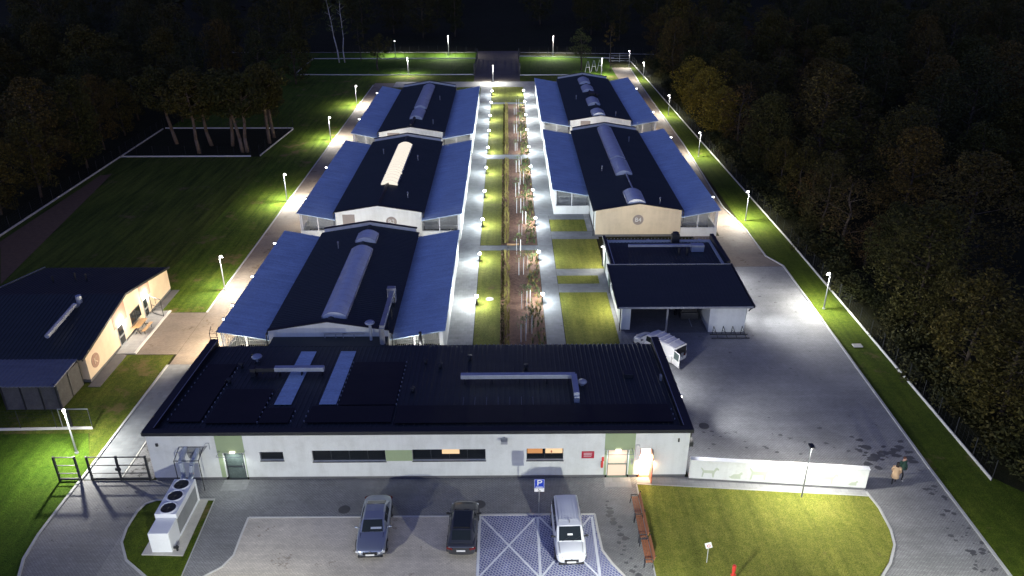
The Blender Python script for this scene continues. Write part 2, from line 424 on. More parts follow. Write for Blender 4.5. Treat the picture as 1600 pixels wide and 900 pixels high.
# roads and paths beyond the front building
struct("yard", [(23.8, 42.31), (28.95, 42.31), (29.55, 76.3), (8.8, 76.3), (8.8, 56), (12.2, 56), (12.2, 44.01), (23.8, 44.01)], .030, "pave_yard")
struct("service_road", [(21.6, 76.32), (29.5, 76.35), (28.45, 79.0), (28.4, 86.7), (27.6, 94.6), (28.1, 110), (28.5, 124), (28.6, 150), (28.75, 171), (29.2, 190), (24.8, 190), (24.8, 85), (21.6, 85)], .032, "pave_warm")
struct("service_road", rect(-28.7, -24.3, 57.0, 173), .033, "pave_warm")
struct("yard", rect(-32.6, -28.72, 58.65, 66.4), .034, "pave_warm")
struct("footpath", rect(-28.8, -26.4, 42.2, 56.98), .036, "pave_path")
struct("gravel_strip", rect(-26.2, -24.1, 42.2, 56.98), .036, "pave_debris")
kerb_line([(-26.3, 42.2), (-26.3, 56.9)], .1, .07, "kerb_light")
struct("forecourt", rect(-26.38, 10.5, 55.2, 56.95), .031, "pave_light")
struct("cross_yard", rect(-24.28, -5.5, 79.0, 85.0), .033, "pave_light")
struct("cross_yard", rect(-24.28, -5.5, 115.2, 119.8), .033, "pave_light")
struct("cross_yard", rect(5.7, 24.78, 121, 127), .033, "pave_light")
struct("cross_yard", rect(-24.28, 24.78, 168.6, 174.3), .033, "pave_slab")
struct("corridor_path", rect(-5.5, -3.15, 56.96, 78), .034, "pave_slab")
struct("corridor_path", rect(-5.5, -3.15, 78.0, 168.6), .034, "pave_path")
struct("corridor_path", rect(3.42, 5.10, 56.96, 92), .034, "pave_path")
struct("corridor_path", rect(3.42, 5.75, 92, 121), .034, "pave_path")
struct("corridor_path", rect(3.42, 5.9, 121, 168.6), .034, "pave_slab")
for y0, y1 in ((81.0, 82.4), (116.1, 118.4), (152.7, 154.2)):
    struct("cross_path", rect(-3.14, 3.41, y0, y1), .038, "pave_path")
lw = [("grass_mown", -3.1, -.75, 56.96, 80.95), ("grass_mown", -3.1, -.75, 82.45, 116.05), ("grass_mown", -3.1, -.55, 118.45, 152.65), ("grass_mown", -3.1, 3.4, 154.25, 168.5),
      ("grass_mown", 5.15, 9.9, 56.96, 70.3), ("grass_mown", 5.15, 9.4, 72.3, 74.25), ("grass_mown", 5.15, 10.3, 75.95, 84.2), ("grass_mown", 5.15, 9.45, 86.6, 90.5)]
for m_, a, b, c, d in lw: struct("lawn", rect(a, b, c, d), .045, m_)
for a, b in ((56.96, 80.95), (82.45, 116.05), (118.45, 152.65)):
    struct("planting_bed", rect(-.74 if a < 118 else -.54, 3.38, a, b), .047, "mulch")
struct("footpath", [(5.12, 70.3), (10.2, 70.3), (10.2, 72.28), (5.12, 72.28)], .036, "pave_path")
struct("footpath", rect(5.12, 10.4, 74.27, 75.93), .036, "pave_path")
struct("footpath", rect(5.12, 10.6, 84.22, 86.58), .036, "pave_path")
struct("footpath", rect(9.42, 10.3, 57, 84.2), .037, "pave_path")
struct("footpath", rect(9.47, 10.2, 86.6, 92.4), .037, "pave_slab")
struct("footpath", rect(5.12, 9.47, 90.52, 92.38), .037, "pave_path")
struct("gate_road", [(-7.3, 174.3), (2.9, 174.3), (2.95, 181), (3.2, 206), (3.4, 214), (-8, 214), (-7.8, 212), (-7.3, 181)], .03, "pave_track")
struct("dirt_track", [(-58.8, 80), (-57.6, 80), (-57.4, 109), (-58.6, 109)], .03, "soil")
struct("dirt_track", [G(1, 445), G(1, 385), G(155, 275), G(175, 272)][::-1], .024, "soil")
struct("outer_road", rect(-120, 120, 214, 219), .02, "ground_soil")

def spots(name, mat, cells, z):
    mb = MB()
    for (x, y, r) in cells:
        n = 9; a0 = rng.random()*6
        mb.sheet([(x+r*rng.uniform(.55, 1.2)*math.cos(a0+6.283*k/n), y+.7*r*rng.uniform(.55, 1.2)*math.sin(a0+6.283*k/n)) for k in range(n)], z + rng.uniform(0, .002))
    tag(mb.build(name, mat), kind='structure')
M("damp", (.085, .085, .088), .5, var=.2)
cells = [(6.2 + .012*0 + rng.uniform(-.35, .35) + (40-y)*.16, y, rng.uniform(.12, .3)) for y in [39.7-.33*k for k in range(22)]]
spots("damp_patch", "damp", cells, .034)
cells = [(rng.uniform(24.4, 28.5), rng.gauss(44.6, .9), rng.uniform(.1, .42)) for _ in range(34)]
cells += [(rng.uniform(27.2, 28.8), rng.uniform(33.5, 41), rng.uniform(.06, .25)) for _ in range(40)]
cells += [(rng.uniform(14, 26), rng.gauss(46, 1.2), rng.uniform(.06, .22)) for _ in range(26)]
cells += [(rng.uniform(23, 29), rng.uniform(66, 74), rng.uniform(.06, .2)) for _ in range(16)]
spots("damp_patch", "damp", cells, .036)
M("manhole_iron", (.09, .09, .09), .6, .3)
for i, (x, y, lb) in enumerate(((14.56, 47.85, "iron manhole cover in the yard beside the long front building"), (-10.6, 39.1, "iron manhole cover in the pavement behind the silver sedan"), (-1.9, 39.5, "iron manhole cover in the pavement behind the grey hatchback"), (-1.8, 68.9, "pale manhole cover in the corridor lawn"))):
    mb = MB((x, y, 0)); mb.tube((x, y, .03), (x, y, .075 if i == 3 else .045), .38, .38, 18)
    o = mb.build("manhole_cover", "concrete" if i == 3 else "manhole_iron", loc=(x, y, 0)); tag(o, lb, "manhole cover")
mb = MB((30.7, 59.45, 0)); mb.box(30.3, 31.1, 59.2, 59.75, .01, .1)
tag(mb.build("utility_cover", "concrete", loc=(30.7, 59.45, 0), bevel=.02), "square pale concrete cover in the grass verge by the fence", "utility cover")

# ================================================================== BUILDINGS
def holed_wall(mb, x0, x1, z0, z1, y0, y1, holes, m=0):
    xs = sorted({x0, x1, *[h[0] for h in holes], *[h[1] for h in holes]})
    for a, b in zip(xs[:-1], xs[1:]):
        hs = sorted([(h[2], h[3]) for h in holes if h[0] <= a+1e-6 and h[1] >= b-1e-6]); z = z0
        for lo, hi in hs:
            if lo > z+1e-6: mb.box(a, b, y0, y1, z, lo, m)
            z = hi
        if z < z1-1e-6: mb.box(a, b, y0, y1, z, z1, m)

def ribbed_roof(mb, a0, a1, f, pitch=.35, rib=.04, w=.07, t=.06, m=0):
    """f(a, s, h) -> point; s in 0..1 across the slope; ribs run along s"""
    n = max(1, round((a1-a0)/pitch)); p = (a1-a0)/n
    prof = []
    for k in range(n):
        a = a0+k*p
        prof += [(a, 0), (a+p-w*1.8, 0), (a+p-w*1.4, rib), (a+p-w*.4, rib)]
    prof.append((a1, 0))
    A = [mb.pt(f(a, 0, h)) for a, h in prof]; B = [mb.pt(f(a, 1, h)) for a, h in prof]
    A2 = [mb.pt(f(a, 0, h-t)) for a, h in prof]; B2 = [mb.pt(f(a, 1, h-t)) for a, h in prof]
    for k in range(len(prof)-1):
        for q in ([A[k], A[k+1], B[k+1], B[k]], [A2[k+1], A2[k], B2[k], B2[k+1]], [A[k], A2[k], A2[k+1], A[k+1]], [B[k+1], B2[k+1], B2[k], B[k]]):
            mb.f.append(q); mb.m.append(m)
    for q in ([A[0], B[0], B2[0], A2[0]], [A[-1], A2[-1], B2[-1], B[-1]]): mb.f.append(q); mb.m.append(m)

def lerp(a, b, t): return a+(b-a)*t
EAVE, PEAK, HW = 3.2, 4.0, 4.95

def skylight(root, xc, y0, y1, lit=False, zb=4.02, hw=1.03, rise=.42):
    n = 8; o = root.location
    arc = [(xc-hw*math.cos(math.pi*k/n), zb+rise*math.sin(math.pi*k/n)) for k in range(n+1)]
    arc = [(xc-hw+2*hw*k/n, zb+rise*(1-((2*k/n)-1)**2)) for k in range(n+1)]
    mb = MB(o); poly = [(a, b) for a, b in arc][::-1] + [(xc-hw, zb-.42), (xc+hw, zb-.42)]
    mb.prism(poly, y0, y1, axis='y')
    s = mb.build("skylight", "glow_skylight" if lit else "skylight", root)
    rb = MB(o)
    k = max(1, round((y1-y0)/1.1))
    for j in range(k+1):
        y = lerp(y0+.03, y1-.03, j/k)
        for (ax, az), (bx, bz) in zip(arc[:-1], arc[1:]):
            rb.face([(ax, y-.03, az+.012), (bx, y-.03, bz+.012), (bx, y+.03, bz+.012), (ax, y+.03, az+.012)])
    for xx in (xc-hw-.03, xc+hw-.05):
        rb.box(xx, xx+.08, y0, y1, zb-.42, zb+.03)
    q = rb.build("skylight_frame", "skylight_rib" if not lit else "duct", root)
    q.parent = s
    if lit: s["label"] = "lit warm white skylight"

def bar_panel(mb, a, b, z0, z1, axis, c, step=.16, r=.012):
    """upright bars of a kennel front between a and b at constant c"""
    n = max(1, int((b-a)/step))
    zf0 = z0 if callable(z0) else (lambda t: z0); zf1 = z1 if callable(z1) else (lambda t: z1)
    for k in range(n+1):
        t = a+(b-a)*k/n
        if axis == 'x': mb.box(t-r, t+r, c-r, c+r, zf0(t), zf1(t))
        else: mb.box(c-r, c+r, t-r, t+r, zf0(t), zf1(t))
    for q in (0.02, .5, .97):
        if axis == 'x': mb.box(a, b, c-r*1.3, c+r*1.3, zf0(a)+(min(zf1(a), zf1(b))-zf0(a))*q, zf0(a)+(min(zf1(a), zf1(b))-zf0(a))*q+.03)
        else: mb.box(c-r*1.3, c+r*1.3, a, b, zf0(a)+(zf1(a)-zf0(a))*q, zf0(a)+(zf1(a)-zf0(a))*q+.03)

def kennel(label, xc, y0, y1, wall_mat, left, right, sky_list, number=None, front_parapet=False, patches=(), vents=(), num_x=.1, taupe=()):
    root = empty("kennel_building", (xc, y0, 0), 0, label, "kennel building", "kennel buildings in two rows along the lit corridor")
    o = root.location; X0, X1 = xc-HW, xc+HW
    w = MB(o)
    w.box(X0+.05, X0+.30, y0+.3, y1-.3, .30, EAVE-.12); w.box(X1-.30, X1-.05, y0+.3, y1-.3, .30, EAVE-.12)
    w.build("side_wall", "render_white", root)
    g = MB(o); tf, tr = (.30, .35) if front_parapet else (.04, .35)
    g.prism([(X0, .3), (X1, .3), (X1, EAVE+tf), (xc, PEAK+tf), (X0, EAVE+tf)][::-1], y0, y0+.3, axis='y')
    g.build("gable_wall", wall_mat, root)
    g = MB(o); g.prism([(X0, .3), (X1, .3), (X1, EAVE+tr), (xc, PEAK+tr), (X0, EAVE+tr)][::-1], y1-.3, y1, axis='y')
    g.build("gable_wall", "render_white", root)
    p = MB(o); p.box(X0+.03, X1-.03, y0+.03, y1-.03, 0, .298); p.build("plinth", "plinth", root)
    for yy, t, ov in ((y0, tf, .04), (y1-.3, tr, .05)):
        c = MB(o)
        for sg in (-1, 1):
            xe = xc+sg*(HW+.08)
            q = [(xc, PEAK+t), (xe, EAVE+t-.013), (xe, EAVE+t+.05), (xc, PEAK+t+.06)]
            if sg > 0: q = q[::-1]
            c.prism(q[::-1], yy-ov, yy+.3+ov, axis='y')
        c.build("coping", "coping", root)
    r = MB(o)
    for sg in (-1, 1):
        def f(a, s, h, sg=sg): return (xc+sg*s*(HW+.22), a, PEAK-.05-s*(PEAK-EAVE+.04)+h)
        if sg > 0: ribbed_roof(r, y0+.31, y1-.31, lambda a, s, h: f(a, s, h))
        else: ribbed_roof(r, y0+.31, y1-.31, lambda a, s, h: f(a, 1-s, h))
    rf = r.build("roof", "roof_dark", root)
    rd = MB(o); rd.prism([(xc-.22, PEAK-.02), (xc+.22, PEAK-.02), (xc, PEAK+.05)][::-1], y0+.32, y1-.32, axis='y'); rd.build("ridge_cap", "roof_dark", root).parent = rf
    for sg in (-1, 1):
        gt = MB(o); gx = xc+sg*(HW+.24); gt.box(gx-.07, gx+.07, y0+.2, y1-.2, EAVE-.22, EAVE-.10)
        gt.tube((gx, y0+.1, EAVE-.2), (gx, y0+.1, .1), .05, n=6)
        gt.build("gutter", "metal_dark", root)
    for (a, b, lit) in sky_list: skylight(root, xc+.25 if xc < 0 else xc-.25, a, b, lit)
    for (vx, vy) in vents:
        sl = abs(vx-xc)/HW; z = PEAK-sl*(PEAK-EAVE)-.1
        v = MB(o); v.tube((vx, vy, z), (vx, vy, z+.75), .07, .07, 8); v.tube((vx, vy, z+.75), (vx, vy, z+.85), .13, .02, 8); v.build("vent_pipe", "metal_grey", root)
    for side, rng_ in ((-1, left), (1, right)):
        if not rng_: continue
        a, b = rng_
        xi = xc+side*(HW+.02); outer = {(-1, True): -24.15, (1, True): -5.2, (-1, False): 5.55, (1, False): 24.6}[(side, xc < 0)]
        s = empty("side_shed"); s.parent = root
        zi, zo = 2.46, 3.32
        rr = MB(o)
        L0, L1 = (xi, outer) if side > 0 else (outer, xi); Z0, Z1 = (zi, zo) if side > 0 else (zo, zi)
        ribbed_roof(rr, a-.12, b+.12, lambda t, q, h: (lerp(L0, L1, q), t, lerp(Z0, Z1, q)+h), pitch=.5, rib=.008, w=.05, t=.08)
        rr.build("shed_roof", "roof_sky_tint", root).parent = s
        wl = MB(o); xo = outer-side*.22
        corridor = (xc < 0 and side > 0) or (xc > 0 and side < 0)
        zt = 3.1 if corridor else 1.1
        wl.box(min(xo, xo-side*.2), max(xo, xo-side*.2), a, b, 0.02, zt)
        aa, bb = sorted((xi, xo-side*.2))
        for yy in (a, b-.18): wl.box(aa, bb, yy, yy+.18, .02, 1.1)
        for k in range(1, int((b-a)/3.4)): # partitions between the runs
            wl.box(aa, bb, a+k*3.4, a+k*3.4+.12, .02, 1.9)
        wl.build("shed_wall", "render_white", root).parent = s
        def zf(t): return lerp(zi, zo, (t-xi)/(outer-xi))-.12
        for yy in (a+.09, b-.09):
            pm = MB(o); bar_panel(pm, aa+.02, bb-.02, 1.1, zf, 'x', yy); pm.build("mesh_panel", "mesh_wire", root).parent = s
        if not corridor:
            pm = MB(o); bar_panel(pm, a, b, 1.1, 3.1, 'y', xo-side*.1, .2); pm.build("mesh_panel", "mesh_wire", root).parent = s
        pb = [(xx-.05, xx+.05, yy-.06, yy+.06, 1.1, zf(xx)+.02) for yy in (a+.09, b-.09) for xx in (lerp(aa, bb, .48), bb-.06 if side > 0 else aa+.06)]
        if not corridor: pb += [(xo-side*.1-.05, xo-side*.1+.05, a+k*3.4+.001, a+k*3.4+.101, 1.1, 3.14) for k in range(int((b-a)/3.4)+1)]
        for q_ in pb:
            ps = MB(o); ps.box(*q_); ps.build("post", "white_plate", root).parent = s
    if number:
        nx = xc+num_x
        e = MB(o); e.tube((nx, y0-.02, 2.1), (nx, y0+.02, 2.1), .62, n=28); em = e.build("number_disc", "gable_taupe", root)
        text_mesh("lettering", number, .72, "render_white", em, (nx-o.x, -.045, 2.1), (R(90), 0, 0))
    for (pa, pb, za, zb) in taupe:
        e = MB(o); e.box(pa, pb, y0-.012, y0+.01, za, zb); e.build("wall_panel", "gable_taupe", root)  # plain taupe rectangle laid on the front gable face
    return root

L1 = kennel("near kennel building behind the flat front block, with one long skylight", -14.82, 56.5, 79.2, "render_white", (56.9, 79.0), (56.9, 79.0),
            [(58.0, 72.4, False), (74.3, 76.5, False)], None, True, vents=[(-17.2, 73.5)])
L2 = kennel("middle kennel building with a glowing warm white skylight", -14.85, 84.7, 115.3, "render_white", (84.5, 115.2), (84.2, 115.0),
            [(92.8, 96.5, True), (97.2, 110.2, True)], "B2", vents=[(-17.3, 107), (-11.9, 89), (-12.2, 104)], num_x=1.45, taupe=[(-19.0, -17.6, 1.0, 3.0)])
L3 = kennel("far kennel building with a three-part skylight, nearest the birches", -14.95, 119.9, 154.0, "render_white", (119.4, 153.9), (119.0, 153.6),
            [(125.6, 131.2, False), (132.8, 138.5, False), (138.8, 150.8, False)], vents=[(-11.8, 124), (-12, 141)], taupe=[(-18.6, -16.7, 2.3, 3.15)])
R2 = kennel("kennel building marked B4 on a beige gable above the carport", 15.17, 84.95, 121.2, "render_beige", (92.4, 121.1), (84.9, 121.1),
            [(84.95+.5, 89.5, False), (96.3, 102.2, False), (102.9, 119.2, False)], "B4", vents=[(17.8, 86.5), (17.9, 113), (12.4, 99)], num_x=-.05)
R3 = kennel("far kennel building with four small separate skylights", 15.25, 126.7, 161.5, "render_white", (126.2, 161.3), (126.4, 161.5),
            [(127.2, 130.6, False), (134.8, 139.2, False), (145.6, 149.6, False), (152.6, 156.9, False)], vents=[(17.9, 128.5), (12.4, 141)], taupe=[(12.0, 13.6, 2.2, 3.2)])
def part(root, name, mat, f, **kw):
    mb = MB(root.location); f(mb); return mb.build(name, mat, root, **kw)
# ridge pipes, ducts of the kennels
part(L2, "ridge_pipe", "metal_dark", lambda m: m.tube((-14.85, 86, 4.12), (-14.7, 92.6, 4.12), .08))
part(R2, "ridge_pipe", "duct", lambda m: m.tube((15.1, 89.7, 4.15), (15.1, 96.1, 4.15), .09))
part(R3, "ridge_pipe", "metal_dark", lambda m: (m.tube((15.2, 130.8, 4.15), (15.2, 134.6, 4.15), .12), m.tube((15.2, 139.4, 4.15), (15.2, 145.4, 4.15), .12), m.box(14.7, 15.7, 141, 143, 4.0, 4.6), m.box(15.9, 16.4, 141.4, 142.6, 3.95, 4.4)))
part(L3, "ridge_pipe", "metal_dark", lambda m: (m.tube((-14.9, 120.4, 4.12), (-14.9, 125.4, 4.12), .25), ))
part(L1, "roof_duct", "metal_grey", lambda m: (m.box(-10.35, -9.98, 55.3, 61.9, 4.25, 4.6), m.box(-10.6, -9.9, 61.6, 62.2, 3.4, 4.8), m.tube((-10.2, 55.3, 4.4), (-10.2, 55.3, 2.8), .22)))
for y in (57, 59, 61): part(L1, "duct_stand", "metal_dark", lambda m: [m.box(-10.2+s*.3-.03, -10.2+s*.3+.03, y-.03, y+.03, 3.1, 4.24) for s in (-1, 1)] + [m.box(-10.53, -9.87, y-.03, y+.03, 4.20, 4.24)])
part(L1, "roof_vent", "duct", lambda m: (m.tube((-11.2, 55.8, 3.0), (-11.2, 55.8, 4.5), .12), m.ball((-11.2, 55.8, 4.62), .42, .42, .16, 12, 6)))
link = MB(L1.location); link.box(-19.4, -9.9, 54.9, 56.46, 2.0, 2.95); link.build("link_roof", "roof_dark", L1)
part(L1, "window_row", "metal_grey", lambda m: [(m.box(x, x+.06, 56.2, 56.26, 2.96, 3.32), m.box(x, x+.9, 56.2, 56.26, 3.3, 3.36)) for x in (-15.1, -14.2, -13.6, -12.7)])

# ---- front building
fb = empty("front_building", (-6, 42.1, 0), 0, "long white single-storey building with a dark ribbed roof behind the parked cars", "building")
o = fb.location; FY = 42.1; BX0, BX1 = -24.0, 12.1
wins = [(-16.58, -15.02, 1.62, 2.33, "narrow dark strip window"), (-13.1, -8.22, 1.50, 2.42, None), (-6.43, -1.55, 1.52, 2.46, "strip window with one lit pane"), (1.19, 3.64, 1.50, 2.48, "lit strip window")]
doors = [(-19.0, -17.7, .05, 2.25), (6.62, 8.0, .05, 2.3), (8.78, 9.58, .05, 2.42)]
w = MB(o)
holed_wall(w, BX0+.12, BX1-.12, .25, 3.72, FY, FY+.35, [(a, b, c, d) for a, b, c, d, _ in wins] + [(a, b, .25, d) for a, b, c, d in doors])
w.box(BX0+.12, BX0+.47, FY+.35, 54.6, .25, 3.0); w.box(BX1-.47, BX1-.12, FY+.35, 54.6, .25, 3.0); w.box(BX0+.47, BX1-.47, 54.3, 54.6, .25, 2.9)
w.build("wall", "render_white", fb)
pl = MB(o)
xs = [BX0+.14] + [v for a, b, _, _ in doors for v in (a-.12, b+.12)] + [BX1-.14]
for a, b in zip(xs[::2], xs[1::2]): pl.box(a, b, FY+.03, FY+.4, 0, .25)
pl.build("plinth", "plinth", fb)
# green panels stand 4 mm proud
for a, b, c, d in ((-19.38, -17.55, 2.28, 3.70), (6.38, 8.40, 2.33, 3.70), (-8.21, -6.44, 1.53, 2.42)):
    part(fb, "wall_panel", "panel_green", lambda m: m.box(a, b, FY-.012, FY+.02, c, d))
for a, b, c, d in ((-19.36, -19.06, .25, 2.26), (-17.64, -17.58, .25, 2.26), (6.40, 6.56, .25, 2.3), (8.06, 8.38, .25, 2.3)):
    part(fb, "wall_panel", "panel_green", lambda m: m.box(a, b, FY-.010, FY+.02, c, d))
# windows
for a, b, c, d, lb in wins:
    win = MB(o)
    for (p, q, r_, s_) in ((a, b, c, c+.05), (a, b, d-.05, d), (a, a+.05, c+.05, d-.05), (b-.05, b, c+.05, d-.05)):
        win.box(p, q, FY+.16, FY+.24, r_, s_)
    n = max(1, round((b-a)/1.2))
    for k in range(1, n):
        x = a+(b-a)*k/n; win.box(x-.025, x+.025, FY+.16, FY+.24, c+.05, d-.05)
    wo = win.build("window", "frame_dark", fb)
    if lb: wo["label"] = lb
    g = MB(o); g.box(a+.05, b-.05, FY+.19, FY+.21, c+.05, d-.05); g.build("pane", "glass", fb).parent = wo
    s = MB(o); s.box(a-.03, b+.03, FY-.05, FY+.16, c-.05, c-.002); s.build("sill", "frame_dark", fb).parent = wo
    if a == -6.43:
        q = MB(o); q.box(-4.46, -3.30, FY+.15, FY+.188, 1.98, d-.05); q.build("lit_blind", "glow_room", fb).parent = wo
    if a == 1.19:
        q = MB(o); q.box(1.24, 2.25, FY+.15, FY+.188, 1.98, d-.05); q.build("lit_blind", "glow_warm", fb).parent = wo
        q = MB(o); q.box(2.45, 3.59, FY+.15, FY+.188, 1.98, d-.05); q.build("lit_blind", "glow_room", fb).parent = wo
        q = MB(o); q.ball((2.85, FY+.14, 2.12), .06, .02, .1); q.build("plant_pot", "frame_red", fb).parent = wo
M("glass_dim", (.10, .13, .12), .15, var=.3, scale=2)
def front_door(a, b, d, frame, inner, bar=True, lb=None):
    m = MB(o)
    for (p, q, r_, s_) in ((a, b, d-.07, d), (a, a+.07, .05, d-.07), (b-.07, b, .05, d-.07)): m.box(p, q, FY+.12, FY+.24, r_, s_)
    m.box(a, b, FY-.02, FY+.24, .03, .05)
    if bar: m.box(a+.07, b-.07, FY+.14, FY+.20, 1.0, 1.08)
    dd = m.build("door", frame, fb)
    if lb: dd["label"] = lb
    g = MB(o); g.box(a+.07, b-.07, FY+.18, FY+.21, .05, d-.07); g.build("door_pane", inner, fb).parent = dd
    h = MB(o); h.tube((b-.16, FY+.08, .95), (b-.16, FY+.08, 1.35), .02); h.build("handle", "metal_grey", fb).parent = dd
    return dd
front_door(-19.0, -17.7, 2.25, "frame_dark", "glass_dim", lb="dark glazed side door under a lamp")
EM("glow_lobby", (1, .74, .56), .19)
front_door(6.62, 8.0, 2.3, "frame_green", "glow_lobby", lb="lit glazed entrance door with a dark green frame")
dd = front_door(8.78, 9.58, 2.42, "frame_red", "glow_door", False, "open bright doorway with a red frame")
part(fb, "door_leaf", "frame_red", lambda m: m.box(9.50, 9.55, FY-.75, FY+.1, .08, 2.38)).parent = fb
# doorstep mats, canopies
for a, b in ((-19.2, -17.5), (6.4, 8.2)):
    part(fb, "canopy_frame", "metal_grey", lambda m: m.path([(a, FY-.02, 2.47), (a, FY-.7, 2.47), (b, FY-.7, 2.47), (b, FY-.02, 2.47)], .018))
    part(fb, "doorstep", "pave_slab", lambda m: (m.box(a, b, FY-1.1, FY-.03, .0, .045)))
for x in (-18.35, 7.3):
    part(fb, "door_lamp", "glow_door", lambda m: m.box(x-.18, x+.18, FY-.16, FY-.02, 2.33, 2.42))
    l = light("door_light", 'SPOT', (x-o.x, -.28, 2.32), 26, (.93, 1, .95), fb, .1, (R(-12), 0, 0), 165, .6)
l = light("doorway_light", 'AREA', (9.18-o.x, -.05, 1.4), 60, (1, .80, .50), fb, .9, (R(62), 0, 0))
part(fb, "plaque", "red_plaque", lambda m: m.box(4.86, 5.70, FY-.03, FY, 1.66, 2.24), bevel=.01)
part(fb, "plaque_lines", "white_plate", lambda m: [m.box(5.0, 5.56-.05*(k % 2), FY-.036, FY-.028, z, z+.03) for k, z in enumerate((2.08, 2.0, 1.92, 1.80))])
part(fb, "fire_box", "red_paint", lambda m: (m.box(6.22, 6.36, FY-.1, FY, 1.45, 1.75), m.box(6.18, 6.32, FY-.14, FY, .95, 1.4)))
part(fb, "intercom", "metal_grey", lambda m: (m.box(8.2, 8.32, FY-.05, FY, 1.15, 1.4), m.box(8.17, 8.3, FY-.05, FY, 1.45, 1.6)))
part(fb, "security_camera", "metal_grey", lambda m: (m.box(-.52, -.08, FY-.5, FY-.1, 3.2, 3.42), m.tube((-.3, FY, 3.45), (-.3, FY-.3, 3.35), .04)), bevel=.02)
part(fb, "floodlight", "metal_dark", lambda m: (m.box(12.0, 12.32, 42.3, 42.8, 2.4, 2.75), m.tube((11.9, 42.55, 2.6), (12.1, 42.55, 2.6), .04)))
part(fb, "conduit", "metal_grey", lambda m: (m.path([(8.45, FY-.03, .3), (8.45, FY-.03, 2.75), (8.7, FY-.03, 2.75), (8.7, FY-.03, 2.6)], .015), m.path([(-20.2, FY-.03, 2.8), (-20.0, FY-.03, 3.1), (-19.8, FY-.03, 3.1), (-19.8, FY-.03, 2.6)], .02)))
part(fb, "wall_box", "metal_dark", lambda m: (m.box(-23.3, -23.15, FY-.1, FY, 2.9, 3.1), m.box(11.2, 11.3, FY-.08, FY, 3.0, 3.25)))
# roof
def rz(y): return lerp(3.62, 2.92, (y-42.5)/(54.95-42.5))
r = MB(o); ribbed_roof(r, BX0+.5, BX1-.5, lambda a, s, h: (a, lerp(42.55, 55.0, s), rz(lerp(42.55, 55.0, s))+h), pitch=.36, rib=.03, w=.08)
roof = r.build("roof", "roof_dark", fb)
# pale sheet ends at the gutter
tt = MB(o); n = 98
for k in range(n):
    x = lerp(-8.3, 11.4, k/n) if k >= 42 else lerp(-24, -8.3, k/42)
for k in range(56):
    x = -8.2+k*.352; tt.box(x-.035, x+.035, 55.0, 55.05, rz(55)-.03, rz(55)+.055)
tt.build("sheet_end", "metal_grey", fb).parent = roof
gtr = MB(o); gtr.box(BX0+.4, BX1-.4, 55.0, 55.18, 2.72, 2.84); gtr.build("gutter", "metal_dark", fb)
cp = MB(o)
cp.box(BX0-.08, BX1+.08, 42.02, 42.5, 3.72, 3.98)
for x0_, x1_ in ((BX0-.08, BX0+.5), (BX1-.5, BX1+.08)):
    ia = [(42.5, 3.0), (42.5, 3.98), (55.35, 3.42), (55.35, 2.8)]
    cp.prism([(y, z) for y, z in ia][::-1], x0_, x1_, axis='x')
cp.build("parapet", "coping", fb)
fl = MB(o)
for x in (BX0+.51, BX1-.53):
    fl = MB(o); fl.box(x, x+.05, 42.6, 42.62, 3.98, 3.99); fl.face([(x, 42.6, 3.99), (x+.05, 42.6, 3.99), (x+.05, 55.3, 3.435), (x, 55.3, 3.435)])
    fl.build("flashing", "metal_grey", fb)
def roof_sheet(name, mat, x0, x1, y0, y1, h=.1, t=.03):
    m = MB(o); m.prism([(y0, rz(y0)+h), (y1, rz(y1)+h), (y1, rz(y1)+h+t), (y0, rz(y0)+h+t)][::-1], x0, x1, axis='x'); return m.build(name, mat, fb)
for x0_, x1_, y0, y1 in ((-23.05, -20.85, 43.7, 51.8), (-20.45, -17.0, 43.5, 48.0), (-16.9, -14.85, 43.5, 45.4), (-13.7, -7.95, 43.5, 45.6), (-11.9, -7.95, 45.75, 52.0), (-7.7, 11.1, 43.35, 45.6)):
    roof_sheet("solar_panel", "pv", x0_, x1_, y0, y1)
for x0_ in (-16.45, -13.3): roof_sheet("roof_light", "roof_sky_tint", x0_, x0_+1.2, 45.9, 53.9, .06)
cl = MB(o)
for x, y0, y1 in ((-23.1, 44, 51.8), (-20.66, 43.7, 51.6), (-16.95, 43.6, 47.6), (-14.72, 43.7, 45.4), (-13.82, 43.7, 45.4), (-11.98, 45.8, 52), (-7.86, 45.8, 52.2), (11.25, 43.7, 45.5)):
    k = int((y1-y0)/.62)
    for j in range(k+1):
        y = y0+j*.62; cl.box(x-.035, x+.035, y-.04, y+.04, rz(y)+.04, rz(y)+.16)
cl.build("panel_clamp", "metal_grey", fb)
def zr(x, y): return rz(y)
part(fb, "roof_duct", "duct", lambda m: (m.box(-3.5, 4.9, 48.7, 49.1, zr(0, 49)+.45, zr(0, 49)+.78), m.box(4.6, 5.0, 46.2, 48.7, zr(0, 47)+.45, zr(0, 47)+.78), m.box(4.62, 5.0, 46.0, 46.4, zr(0, 46)-.05, zr(0, 46)+.5)), bevel=.02)
part(fb, "roof_duct", "duct", lambda m: (m.box(-17.5, -13.8, 50.0, 50.4, zr(0, 50)+.4, zr(0, 50)+.75),), bevel=.02)
part(fb, "roof_duct", "metal_dark", lambda m: (m.box(-19.0, -17.5, 50.0, 50.4, zr(0, 50)+.35, zr(0, 50)+.72), m.box(-19.3, -18.9, 49.9, 50.5, zr(0, 50)-.02, zr(0, 50)+.72)), bevel=.02)
part(fb, "duct_stand", "metal_dark", lambda m: [m.box(x-.04, x+.04, 48.7, 49.1, zr(0, 49)-.02, zr(0, 49)+.46) for x in (-3.2, -1.2, .8, 2.8, 4.4)] + [m.box(x-.04, x+.04, 50.0, 50.4, zr(0, 50)-.02, zr(0, 50)+.4) for x in (-17.2, -15.5, -14)])
